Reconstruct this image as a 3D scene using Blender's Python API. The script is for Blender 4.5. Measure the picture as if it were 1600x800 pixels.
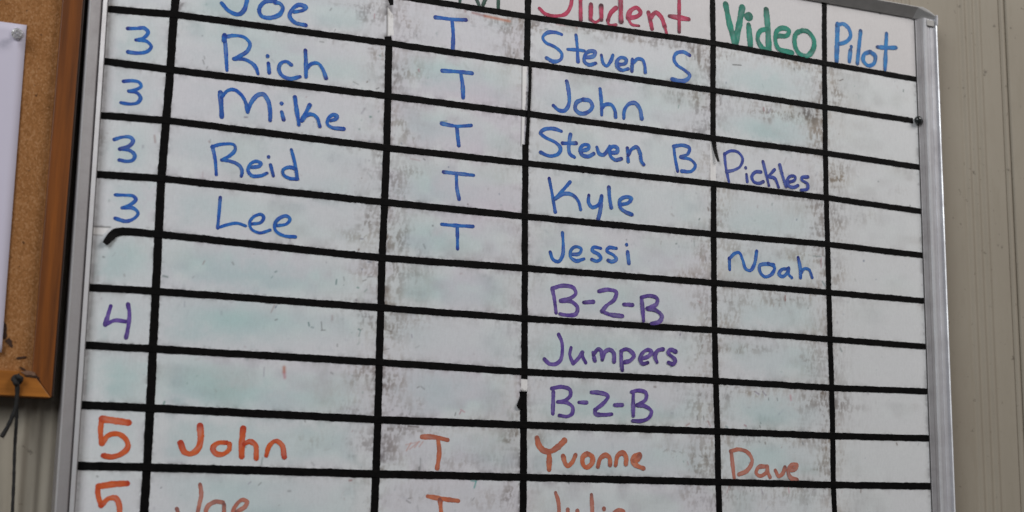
import bpy, bmesh, math, random
import numpy as np
from mathutils import Vector, Matrix

for _o in list(bpy.data.objects): bpy.data.objects.remove(_o)
random.seed(7)
scene = bpy.context.scene
COL = scene.collection

# ------------------------------------------------------------------ camera
CAMERA = {'loc': [-0.540779, -1.258576, -0.482583], 'f': 2265.986891, 'right': [0.921258, -0.388683, 0.014473], 'up': [-0.080831, -0.154922, 0.984614], 'back': [-0.380461, -0.908253, -0.174141]}

cam_data = bpy.data.cameras.new('camera')
cam_data.sensor_width = 36.0
cam_data.lens = 36.0 * CAMERA['f'] / 1600.0
cam_data.clip_start = 0.02; cam_data.clip_end = 50
cam = bpy.data.objects.new('camera', cam_data); COL.objects.link(cam)
_r, _u, _b = Vector(CAMERA['right']), Vector(CAMERA['up']), Vector(CAMERA['back'])
_m = Matrix((_r, _u, _b)).transposed().to_4x4(); _m.translation = Vector(CAMERA['loc'])
cam.matrix_world = _m
cam_data.dof.use_dof = True
cam_data.dof.focus_distance = 1.42
cam_data.dof.aperture_fstop = 6.3
scene.camera = cam
scene.render.resolution_x = 1024; scene.render.resolution_y = 512

# ------------------------------------------------------------------ light (a room lit by daylight from the left)
scene.view_settings.view_transform = 'Standard'
scene.view_settings.look = 'None'
scene.view_settings.exposure = 0.0
scene.view_settings.gamma = 1.0
world = bpy.data.worlds.new('World'); scene.world = world; world.use_nodes = True
wn = world.node_tree; wn.nodes.clear()
w_out = wn.nodes.new('ShaderNodeOutputWorld'); w_bg = wn.nodes.new('ShaderNodeBackground')
w_tc = wn.nodes.new('ShaderNodeTexCoord'); w_sep = wn.nodes.new('ShaderNodeSeparateXYZ')
w_ramp = wn.nodes.new('ShaderNodeValToRGB'); w_map = wn.nodes.new('ShaderNodeMapRange')
w_map.inputs['From Min'].default_value = -0.8; w_map.inputs['From Max'].default_value = 0.9
w_ramp.color_ramp.elements[0].color = (0.035, 0.032, 0.029, 1)     # dim floor
w_ramp.color_ramp.elements[1].color = (0.30, 0.30, 0.31, 1)        # paler ceiling
wn.links.new(w_tc.outputs['Generated'], w_sep.inputs[0])
wn.links.new(w_sep.outputs['Z'], w_map.inputs['Value'])
wn.links.new(w_map.outputs[0], w_ramp.inputs[0])
wn.links.new(w_ramp.outputs[0], w_bg.inputs['Color'])
w_bg.inputs['Strength'].default_value = 0.42
wn.links.new(w_bg.outputs[0], w_out.inputs[0])

def area_light(name, loc, target, sx, sy, power, color):
    d = bpy.data.lights.new(name, 'AREA'); d.shape = 'RECTANGLE'; d.size = sx; d.size_y = sy
    d.energy = power; d.color = color
    o = bpy.data.objects.new(name, d); COL.objects.link(o)
    o.location = loc
    o.rotation_euler = (Vector(target) - Vector(loc)).to_track_quat('-Z', 'Y').to_euler()
    return o
area_light('window_light', (-2.1, -1.9, 1.0), (0.1, 0, -0.2), 1.3, 1.6, 50, (0.95, 0.98, 1.0))
area_light('room_light', (1.7, -2.0, 1.7), (0.25, 0, -0.1), 1.8, 1.2, 54, (1.0, 0.965, 0.935))

HORIZONTAL_TAPES = [[(-402, 0.6), (-345, 0.4), (-143, 0.2), (-0.2, 0.0), (210.2, 2.8), (348.6, -0.3), (470.6, -2.2)], [(-401.6, -53.3), (-343.7, -49.5), (-143.0, -47.7), (-0.2, -48.0), (209.7, -48.3), (348.1, -49.4), (463.3, -50.5)], [(-402.2, -100.9), (-344.3, -100.9), (-142.3, -99.3), (-0.9, -99.1), (209.1, -99.7), (347.1, -100.0), (471.0, -102.5)], [(-402.4, -149.6), (-345.1, -147.3), (-142.0, -149.3), (-0.9, -148.8), (208.6, -147.8), (346.9, -148.9), (471.5, -152.0)], [(-402.3, -201.8), (-346.6, -199.9), (-142.3, -201.3), (-0.8, -201.4), (208.7, -200.5), (347.2, -199.0), (469.9, -200.9)], [(-346.3, -249.4), (-143.1, -253.4), (-0.1, -252.0), (208.5, -250.7), (347.3, -250.5), (469.5, -250.8)], [(-402.2, -300.1), (-345.7, -299.3), (-142.9, -300.0), (0.6, -300.5), (208.7, -298.9), (347.5, -299.8), (469.9, -300.5)], [(-403.0, -349.2), (-345.3, -349.1), (-142.5, -349.9), (0.6, -351.4), (209.3, -349.8), (348.1, -350.5), (469.9, -348.6)], [(-402.4, -399.3), (-344.8, -399.6), (-142.4, -401.7), (0.7, -401.4), (210.9, -400.1), (347.9, -400.0), (470.4, -398.4)], [(-403.0, -449.6), (-344.4, -449.4), (-142.6, -450.3), (1.1, -449.9), (211.0, -449.9), (346.8, -449.9), (470.4, -448.7)]]
VERTICAL_TAPES = {1: [(-338.3, -35.2), (-343.8, -49.2), (-344.3, -100.9), (-345.4, -147.3), (-346.6, -199.9), (-346.3, -249.4), (-345.7, -299.3), (-345.3, -349.1), (-344.8, -399.6), (-344.7, -449.4), (-344.9, -486.1)], 2: [(-144.1, -41.2), (-143.0, -47.7), (-142.3, -99.3), (-142.0, -149.3), (-142.3, -201.3), (-143.1, -253.4), (-142.9, -300.0), (-142.8, -349.9), (-142.5, -401.7), (-142.8, -450.3), (-143.1, -483.4)], 3: [(-0.1, -370.2), (0.7, -401.4), (1.4, -449.9), (1.2, -481.4)], 4: [(209.3, -147.7), (208.7, -200.5), (208.5, -250.7), (208.7, -298.9), (209.6, -349.8), (210.9, -400.1), (211.0, -449.9), (212.1, -478.5)], 5: [(350.5, 68.0), (348.6, -0.3), (348.1, -49.4), (347.1, -100.0), (346.9, -148.9), (347.2, -199.0), (347.3, -250.5), (347.5, -299.8), (348.1, -350.5), (347.9, -400.0), (347.2, -449.9), (348.0, -476.7)]}
MARKS = {'v2top': [(-142.8, 11.1), (-142.4, -4.8), (-141.3, -9.7)], 'v3top': [(0.1, 30.6), (-0.5, -0.0), (-0.9, -48.1)], 'v3thin': [(2.5, -47.6), (2.2, -74.4), (1.2, -100.5), (0.2, -130.2)], 'v3mid': [(-1.1, -130.3), (-0.9, -148.8), (-0.8, -201.4), (-0.1, -252.0), (0.3, -300.2), (1.0, -351.4), (0.7, -358.1)], 'v4top': [(210.9, 64.1), (210.2, 3.0), (209.7, -48.3), (209.1, -99.7)], 'v4tail': [(209.1, -99.7), (210.5, -111.8), (213.0, -125.0)], 'h5curl': [(-345.5, -248.8), (-369.4, -249.4), (-378.0, -249.9), (-382.7, -251.5), (-387.2, -256.4), (-391.1, -262.3)], 'clean2': [(-145.7, -11.7), (-139.4, -19.6), (-138.5, -39.2), (-144.8, -40.7)], 'clean3': [(-5.7, -48.8), (-0.9, -48.1), (-2.2, -100.9), (-3.8, -131.9), (-5.8, -132.1), (-5.6, -101.3)], 'clean3b': [(-2.5, -358.2), (4.0, -357.9), (4.2, -370.6), (-2.4, -370.9)], 'clean4': [(206.0, -100.0), (212.9, -100.6), (212.3, -146.7), (205.5, -146.7)], 'clean5': [(-402.6, -247.7), (-387.3, -246.9), (-393.2, -254.7), (-402.2, -254.4)], 'flap3': [(-0.4, -370.2), (-0.8, -387.1), (-6.1, -386.1), (-7.4, -383.7), (-3.0, -373.9)], 'pin': [(467.7, -50.3)]}
STAINS = [(-288.0, -275.2, 50.6, 14.8, 'teal', 0.8), (-241.8, -283.2, 46.2, 11.5, 'teal', 0.6), (-268.9, -319.4, 56.6, 14.7, 'teal', 0.8), (-296.6, -326.8, 33.3, 14.5, 'teal', 0.5), (-310.9, -372.1, 32.8, 15.4, 'teal', 0.7), (-237.1, -391.0, 57.1, 12.3, 'teal', 0.7), (-293.5, -387.9, 38.6, 11.0, 'teal', 0.6), (-376.0, -273.8, 18.1, 16.6, 'teal', 0.8), (-375.5, -326.3, 15.9, 14.2, 'teal', 0.4), (-372.5, -376.2, 19.0, 17.3, 'teal', 0.9), (-372.3, -423.5, 14.6, 14.9, 'teal', 0.3), (-89.3, -70.4, 39.0, 11.4, 'teal', 0.8), (-99.3, -187.2, 38.2, 13.5, 'teal', 0.7), (-101.2, -236.3, 34.7, 14.5, 'teal', 0.8), (-88.2, -373.0, 31.2, 17.6, 'teal', 0.7), (-84.1, -283.4, 44.4, 14.4, 'teal', 0.4), (-94.5, -124.6, 35.4, 11.2, 'teal', 0.5), (-114.5, -321.3, 24.8, 11.8, 'teal', 0.3), (124.4, -45.2, 58.6, 13.5, 'teal', 0.5), (81.1, -84.1, 64.1, 13.2, 'teal', 0.6), (53.3, -139.7, 62.7, 12.9, 'teal', 0.4), (67.6, -189.9, 62.8, 12.8, 'teal', 0.4), (81.8, -239.8, 62.9, 11.5, 'teal', 0.4), (95.9, -276.9, 63.1, 12.7, 'teal', 0.5), (54.7, -332.6, 61.3, 12.4, 'teal', 0.6), (96.2, -383.2, 62.3, 12.3, 'teal', 0.6), (89.4, -432.4, 75.4, 13.4, 'teal', 0.6), (268.9, -33.0, 47.4, 14.0, 'teal', 0.8), (275.8, -84.4, 48.9, 12.5, 'teal', 1.0), (266.1, -184.7, 50.4, 16.2, 'teal', 0.6), (273.1, -224.4, 46.5, 13.4, 'teal', 0.3), (264.4, -278.4, 46.0, 13.2, 'teal', 0.4), (278.9, -323.6, 46.1, 13.1, 'teal', 0.4), (270.2, -379.4, 45.6, 14.2, 'teal', 0.8), (261.8, -424.6, 45.2, 12.8, 'teal', 0.5), (-274.6, -74.0, 35.0, 13.2, 'teal', 0.5), (-293.4, -46.5, 34.7, 13.2, 'teal', 0.6), (-208.5, -83.2, 36.3, 9.8, 'teal', 0.4), (-223.8, -151.9, 41.6, 13.2, 'teal', 0.4), (-310.3, -167.7, 28.2, 11.6, 'teal', 0.4), (-204.1, -197.7, 35.9, 11.9, 'teal', 0.5), (-307.7, -219.6, 28.0, 11.5, 'teal', 0.5), (-373.6, -85.0, 14.2, 14.0, 'teal', 0.4), (-374.9, -128.9, 14.1, 12.7, 'teal', 0.5), (-376.3, -178.0, 14.0, 12.5, 'teal', 0.5), (-373.8, -220.3, 14.0, 12.4, 'teal', 0.7), (-278.7, -464.1, 38.6, 10.9, 'teal', 0.4), (-238.9, -479.7, 45.1, 10.9, 'teal', 0.4), (317.4, -5.3, 27.6, 6.4, 'dirt', 0.55), (277.3, -5.1, 31.9, 4.2, 'dirt', 0.35), (288.1, -64.1, 43.8, 6.3, 'dirt', 0.75), (325.8, -62.4, 19.5, 8.5, 'dirt', 0.7), (339.9, -80.4, 8.2, 15.5, 'dirt', 0.7), (222.4, -12.7, 7.7, 5.6, 'dirt', 0.6), (220.2, -60.1, 6.9, 8.3, 'dirt', 0.5), (220.0, -80.7, 7.7, 9.6, 'dirt', 0.3), (345.7, -15.8, 4.9, 15.8, 'dirt', 0.4), (220.3, -175.4, 9.1, 26.8, 'dirt', 0.35), (337.5, -171.3, 8.1, 26.3, 'dirt', 0.5), (235.0, -215.5, 30.4, 6.7, 'dirt', 0.4), (312.5, -214.5, 23.8, 9.5, 'dirt', 0.45), (340.2, -219.1, 6.4, 17.8, 'dirt', 0.5), (234.2, -267.2, 30.2, 7.9, 'dirt', 0.4), (287.9, -260.8, 31.1, 6.7, 'dirt', 0.5), (226.4, -287.4, 10.5, 22.2, 'dirt', 0.4), (233.5, -316.3, 30.0, 5.2, 'dirt', 0.4), (325.6, -321.1, 12.6, 17.3, 'dirt', 0.4), (263.8, -314.6, 22.9, 3.9, 'dirt', 0.3), (255.4, -358.6, 16.6, 4.5, 'dirt', 0.6), (324.5, -362.1, 15.7, 10.5, 'dirt', 0.5), (338.4, -373.4, 6.3, 15.8, 'dirt', 0.5), (225.4, -360.0, 11.9, 5.1, 'dirt', 0.3), (232.2, -409.6, 22.3, 5.1, 'dirt', 0.35), (334.6, -425.8, 7.0, 18.2, 'dirt', 0.5), (304.0, -407.3, 15.4, 4.5, 'dirt', 0.4), (224.1, -460.2, 17.6, 10.0, 'dirt', 0.4), (291.3, -462.2, 38.0, 10.2, 'dirt', 0.35), (8.9, -9.2, 9.7, 5.9, 'dirt', 0.8), (66.5, -4.8, 31.4, 4.0, 'dirt', 0.5), (117.1, -5.5, 22.0, 4.8, 'dirt', 0.7), (154.1, -4.3, 29.9, 4.1, 'dirt', 0.5), (197.8, -14.7, 9.2, 11.1, 'dirt', 0.8), (188.0, -5.7, 15.2, 4.8, 'dirt', 0.6), (182.3, -58.0, 13.6, 6.8, 'dirt', 0.5), (195.0, -66.6, 10.6, 12.3, 'dirt', 0.6), (168.8, -56.3, 15.0, 4.1, 'dirt', 0.3), (194.8, -93.9, 10.6, 6.8, 'dirt', 0.5), (198.3, -117.2, 7.5, 17.6, 'dirt', 0.35), (195.8, -220.8, 8.9, 17.1, 'dirt', 0.5), (185.9, -244.5, 22.2, 5.2, 'dirt', 0.5), (195.3, -276.4, 8.9, 16.9, 'dirt', 0.4), (200.1, -308.5, 8.9, 12.9, 'dirt', 0.4), (188.9, -328.5, 13.2, 15.4, 'dirt', 0.4), (188.4, -379.4, 18.9, 16.5, 'dirt', 0.45), (195.9, -360.1, 8.8, 7.6, 'dirt', 0.5), (193.8, -429.6, 11.6, 17.5, 'dirt', 0.6), (159.3, -421.2, 18.5, 6.2, 'dirt', 0.35), (187.7, -460.9, 11.5, 12.4, 'dirt', 0.5), (15.4, -416.5, 10.5, 7.2, 'dirt', 0.5), (21.0, -337.5, 9.4, 12.2, 'dirt', 0.2), (-24.0, -12.8, 16.3, 9.2, 'dirt', 0.6), (-57.7, -11.2, 20.0, 3.9, 'dirt', 0.4), (-16.8, -34.6, 10.9, 11.7, 'dirt', 0.5), (-122.7, -30.5, 15.4, 12.7, 'dirt', 0.45), (-132.7, -19.3, 8.9, 8.9, 'dirt', 0.5), (-121.6, -71.5, 15.3, 11.3, 'dirt', 0.5), (-132.8, -79.3, 7.6, 13.7, 'dirt', 0.5), (-131.3, -129.0, 7.5, 13.6, 'dirt', 0.5), (-119.7, -136.9, 15.2, 7.4, 'dirt', 0.4), (-131.0, -184.3, 8.7, 14.6, 'dirt', 0.6), (-118.8, -170.8, 15.1, 6.1, 'dirt', 0.4), (-130.8, -232.8, 9.9, 18.0, 'dirt', 0.6), (-116.7, -243.7, 12.5, 8.4, 'dirt', 0.4), (-131.4, -274.9, 8.6, 17.9, 'dirt', 0.5), (-116.1, -264.7, 17.5, 6.0, 'dirt', 0.4), (-130.1, -316.3, 9.8, 15.3, 'dirt', 0.5), (-114.8, -309.4, 18.6, 7.1, 'dirt', 0.3), (-130.3, -369.1, 9.8, 15.1, 'dirt', 0.6), (-112.5, -391.6, 12.3, 8.1, 'dirt', 0.4), (-128.6, -426.8, 9.7, 17.2, 'dirt', 0.6), (-105.8, -411.7, 30.8, 4.6, 'dirt', 0.5), (-61.6, -436.5, 37.8, 8.2, 'dirt', 0.35), (-124.3, -406.5, 12.2, 4.6, 'dirt', 0.5), (-7.6, -411.3, 9.1, 9.5, 'dirt', 0.6), (-10.1, -464.6, 10.3, 10.6, 'dirt', 0.6), (-104.2, -469.2, 24.5, 8.0, 'dirt', 0.3), (-35.6, -470.9, 19.1, 5.8, 'dirt', 0.3), (-158.0, -21.2, 16.3, 8.8, 'dirt', 0.5), (-174.0, -14.8, 24.9, 3.8, 'dirt', 0.4), (-153.6, -60.2, 10.0, 10.0, 'dirt', 0.55), (-166.3, -55.7, 16.2, 3.7, 'dirt', 0.35), (-150.5, -158.9, 8.7, 11.0, 'dirt', 0.5), (-169.2, -154.8, 18.4, 3.6, 'dirt', 0.3), (-151.7, -216.6, 11.1, 13.2, 'dirt', 0.6), (-166.4, -236.0, 18.2, 9.5, 'dirt', 0.35), (-150.2, -264.4, 11.0, 14.2, 'dirt', 0.5), (-165.2, -271.5, 15.7, 8.3, 'dirt', 0.3), (-151.7, -311.8, 12.1, 15.2, 'dirt', 0.5), (-164.2, -300.9, 18.1, 8.2, 'dirt', 0.4), (-153.2, -358.6, 15.7, 10.4, 'dirt', 0.6), (-161.0, -393.5, 17.9, 6.9, 'dirt', 0.3), (-151.1, -421.8, 12.0, 13.7, 'dirt', 0.5), (-207.0, -423.6, 17.4, 5.6, 'dirt', 0.3), (-399.3, -49.4, 7.6, 2.9, 'dirt', 0.8), (-395.8, -168.8, 6.4, 11.3, 'dirt', 0.25), (-390.7, -294.3, 5.3, 16.4, 'dirt', 0.2), (362.5, -33.6, 9.9, 11.5, 'dirt', 0.7), (364.5, -20.5, 8.3, 7.2, 'dirt', 0.4), (361.4, -125.8, 11.5, 9.8, 'dirt', 0.9), (370.0, -112.3, 18.1, 8.5, 'dirt', 0.35), (360.1, -172.6, 11.4, 16.7, 'dirt', 0.6), (394.7, -166.0, 24.9, 7.0, 'dirt', 0.25), (356.7, -231.4, 9.7, 16.4, 'dirt', 0.45), (354.1, -319.5, 8.0, 17.4, 'dirt', 0.3), (357.8, -359.3, 11.2, 14.6, 'dirt', 0.6), (371.8, -369.4, 20.8, 5.3, 'dirt', 0.35), (351.1, -425.4, 9.5, 13.1, 'dirt', 0.3), (437.8, -133.6, 8.5, 7.1, 'dirt', 0.2), (-221.3, -66.5, 36.1, 8.6, 'lilac', 0.6), (-303.5, -190.2, 22.6, 11.6, 'lilac', 0.6), (-350.2, -154.8, 5.5, 15.0, 'lilac', 0.5), (-351.9, -223.9, 5.4, 17.0, 'lilac', 0.5), (-82.4, -85.3, 45.5, 7.6, 'lilac', 0.3), (-42.9, -86.6, 33.3, 15.3, 'lilac', 0.7), (-35.2, -143.0, 33.2, 12.6, 'lilac', 0.7), (-40.7, -200.1, 39.4, 14.9, 'lilac', 0.8), (-67.3, -177.8, 32.4, 12.4, 'lilac', 0.3), (73.9, -58.5, 64.0, 6.6, 'lilac', 0.5), (160.4, -227.0, 36.5, 13.0, 'lilac', 0.4), (-52.4, -269.0, 32.3, 9.8, 'lilac', 0.5), (-57.3, -341.8, 38.3, 10.8, 'lilac', 0.5), (131.1, -369.3, 42.4, 6.3, 'lilac', 0.4), (-278.1, -122.5, 34.7, 7.1, 'lilac', 0.5), (-227.6, -206.0, 41.2, 8.2, 'lilac', 0.5), (-272.4, -245.2, 57.0, 5.8, 'lilac', 0.5), (-280.7, -308.8, 33.7, 5.6, 'lilac', 0.4), (-197.8, -360.9, 41.1, 6.9, 'lilac', 0.5), (-240.9, -435.7, 28.3, 5.5, 'lilac', 0.2), (-24.3, -388.0, 16.8, 13.1, 'lilac', 0.8), (-49.2, -424.4, 31.7, 9.4, 'lilac', 0.7), (298.6, -130.3, 31.8, 9.7, 'lilac', 0.5), (-348.7, -280.0, 5.4, 16.7, 'lilac', 0.4), (-267.3, -353.2, 45.1, 5.6, 'lilac', 0.4)]
TICKS = [(233.9, -17.4, 244.1, -16.7, 0.58, 'black', 0.9), (367.9, -17.2, 372.2, -15.2, 0.65, 'brown', 0.8), (362.2, -126.4, 364.6, -129.0, 0.69, 'brown', 0.8), (293.4, -257.7, 293.3, -263.1, 0.6, 'red', 0.8), (297.4, -360.7, 298.0, -365.2, 1.18, 'pink', 0.5), (178.9, -393.7, 175.3, -395.7, 0.94, 'red', 0.5), (200.0, -390.4, 202.9, -395.3, 0.71, 'red', 0.5), (185.1, -344.6, 185.1, -345.3, 0.48, 'brown', 0.3), (-46.1, -454.7, -47.8, -460.6, 0.79, 'teal', 0.8), (-51.1, -454.3, -46.1, -454.7, 0.65, 'teal', 0.7), (-45.7, -6.2, -20.0, -7.6, 1.47, 'orange', 0.8), (-59.1, -4.9, -45.7, -6.2, 1.17, 'red', 0.6), (-114.5, -428.7, -110.4, -421.6, 0.6, 'salmon', 0.6), (-111.5, -427.4, -104.3, -421.5, 0.52, 'salmon', 0.5), (-106.7, -425.6, -102.5, -420.2, 0.52, 'salmon', 0.5), (-102.4, -424.9, -98.8, -420.1, 0.48, 'salmon', 0.5), (-115.3, -423.5, -101.9, -420.2, 0.47, 'salmon', 0.4), (-230.5, -359.1, -230.3, -363.1, 1.53, 'orange', 0.75), (-230.2, -364.2, -229.5, -368.1, 1.36, 'pink', 0.6), (-248.2, -360.0, -248.4, -367.9, 0.68, 'violet', 0.35), (-185.5, -277.2, -185.9, -281.3, 0.66, 'teal_dark', 0.8), (-210.0, -317.9, -209.3, -320.7, 0.65, 'teal_dark', 0.8), (-207.5, -321.8, -205.2, -322.2, 0.56, 'teal_dark', 0.5), (-163.5, -320.8, -161.6, -321.8, 0.61, 'teal_dark', 0.8), (-161.6, -322.4, -162.7, -327.1, 0.57, 'teal_dark', 0.5), (-242.2, -274.5, -241.1, -273.9, 0.78, 'teal_dark', 0.6), (-245.4, -280.0, -244.3, -278.7, 0.6, 'teal_dark', 0.4), (-198.3, -316.6, -197.4, -323.4, 0.56, 'grey', 0.6), (-198.0, -324.1, -194.5, -323.8, 0.52, 'grey', 0.6), (-238.6, -316.9, -240.3, -317.5, 0.68, 'grey', 0.6), (-182.7, -335.9, -182.7, -337.6, 0.78, 'grey', 0.5), (-112.6, -322.9, -111.9, -325.3, 0.66, 'violet', 0.5), (-160.7, -276.5, -157.7, -275.1, 0.53, 'brown', 0.5), (-156.6, -272.6, -151.8, -271.7, 0.44, 'grey', 0.5), (-179.0, -274.3, -178.3, -277.2, 0.44, 'grey', 0.5), (-187.7, -361.5, -185.9, -362.6, 0.77, 'grey', 0.5), (-135.5, -320.2, -131.8, -321.2, 0.62, 'brown', 0.6), (-137.4, -337.9, -133.8, -337.1, 0.44, 'grey', 0.5), (-89.5, -117.8, -83.0, -116.4, 0.47, 'teal_dark', 0.7), (-105.2, -155.8, -103.9, -156.8, 0.6, 'black', 0.7), (-117.9, -157.1, -109.0, -158.0, 0.55, 'red', 0.3), (-314.8, -91.6, -316.1, -88.2, 0.53, 'grey', 0.6), (-315.2, -84.5, -314.5, -86.8, 0.44, 'grey', 0.5), (-312.3, -95.4, -311.8, -93.6, 0.44, 'grey', 0.5), (-280.9, -269.0, -279.7, -270.6, 0.77, 'grey', 0.5), (-313.8, -284.1, -314.9, -285.3, 0.51, 'grey', 0.3), (-112.7, -69.1, -111.9, -71.5, 0.61, 'crimson', 0.7), (-158.0, -21.2, -157.9, -25.0, 0.57, 'crimson', 0.5), (-163.3, -15.7, -162.6, -16.2, 0.66, 'grey', 0.7), (-199.8, -21.9, -201.0, -23.9, 0.75, 'grey', 0.5), (-209.6, -55.6, -205.9, -55.7, 0.46, 'grey', 0.6), (-176.3, -90.0, -171.3, -91.9, 0.55, 'grey', 0.5), (-153.8, -93.9, -151.3, -92.4, 0.46, 'grey', 0.7), (-113.3, -406.7, -103.5, -406.9, 0.69, 'brown', 0.8), (-101.9, -443.3, -101.8, -446.8, 0.69, 'grey', 0.8), (-100.9, -435.2, -100.6, -445.0, 0.35, 'grey', 0.5), (-102.0, -370.1, -98.8, -372.3, 0.62, 'grey', 0.5), (-105.7, -371.4, -103.8, -370.2, 0.44, 'brown', 0.5), (-67.6, -392.7, -68.2, -395.1, 0.53, 'black', 0.6), (-63.8, -393.7, -62.6, -391.3, 0.44, 'crimson', 0.6), (-62.6, -389.6, -58.8, -391.8, 0.57, 'pink', 0.6), (-113.3, -473.3, -109.5, -475.5, 0.51, 'grey', 0.6), (-111.5, -471.6, -109.1, -471.0, 0.51, 'grey', 0.5), (-49.5, -472.2, -47.7, -469.9, 0.52, 'grey', 0.4), (-408.0, -102.0, -406.9, -103.0, 0.43, 'grey', 0.2), (18.6, -9.8, 21.4, -10.0, 0.6, 'teal_dark', 0.7), (31.1, -3.3, 39.5, -3.4, 0.9, 'red', 0.5), (52.3, -3.5, 53.7, -4.0, 0.8, 'red', 0.5), (188.7, -14.6, 188.6, -18.1, 0.62, 'grey', 0.7), (423.1, 67.3, 424.8, 66.8, 0.89, 'grey', 0.8), (456.0, -146.8, 455.8, -149.6, 0.7, 'black', 0.8), (199.5, -225.1, 199.4, -229.1, 0.64, 'grey', 0.6), (198.8, -289.2, 200.3, -286.5, 0.49, 'grey', 0.6), (189.4, -270.3, 193.8, -272.0, 0.63, 'red', 0.35), (328.4, -213.2, 338.8, -213.0, 0.51, 'teal_dark', 0.5), (338.7, -214.4, 338.4, -224.7, 0.51, 'crimson', 0.5), (339.6, -239.5, 342.7, -243.4, 1.02, 'teal_dark', 0.6), (270.8, -59.3, 271.5, -62.7, 0.73, 'crimson', 0.6), (279.4, -59.6, 276.2, -64.2, 0.73, 'violet', 0.5), (255.4, -358.6, 259.9, -361.0, 0.73, 'violet', 0.7), (264.5, -358.2, 268.2, -362.0, 0.68, 'violet', 0.6), (271.2, -364.4, 271.2, -366.4, 0.58, 'grey', 0.7), (281.2, -364.0, 281.9, -366.6, 0.59, 'grey', 0.6), (242.1, -392.6, 244.3, -393.8, 0.77, 'crimson', 0.6), (260.1, -392.6, 260.8, -394.5, 0.68, 'grey', 0.7), (220.5, -394.7, 222.7, -395.9, 0.86, 'teal_dark', 0.6), (311.0, -407.7, 311.7, -409.6, 0.88, 'grey', 0.7), (196.7, -425.1, 199.6, -426.9, 0.47, 'grey', 0.6), (190.2, -424.7, 193.8, -426.5, 0.47, 'grey', 0.5), (187.7, -385.8, 188.3, -389.5, 0.47, 'grey', 0.7), (194.9, -385.5, 195.6, -389.3, 0.47, 'grey', 0.7), (224.2, -452.7, 221.1, -460.3, 0.66, 'red', 0.4), (261.2, -456.4, 262.6, -460.8, 0.57, 'violet', 0.5), (293.0, -453.9, 293.7, -459.0, 0.58, 'pink', 0.6), (-381.7, -268.7, -383.6, -271.7, 0.42, 'grey', 0.2), (-391.5, -272.9, -390.4, -273.3, 0.54, 'grey', 0.8), (-385.3, -457.8, -384.2, -458.3, 0.51, 'grey', 0.7), (-343.9, -457.4, -343.4, -457.9, 0.4, 'grey', 0.4), (-248.7, -462.4, -246.5, -460.2, 0.41, 'grey', 0.5), (-257.7, -461.5, -255.5, -459.8, 0.49, 'violet', 0.4), (-210.1, -404.6, -209.4, -406.2, 0.76, 'grey', 0.6), (159.3, -420.6, 163.6, -421.7, 0.56, 'grey', 0.35), (167.9, -421.6, 170.8, -422.8, 0.56, 'grey', 0.35), (149.4, -422.1, 153.6, -419.5, 0.56, 'grey', 0.3)]
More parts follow.
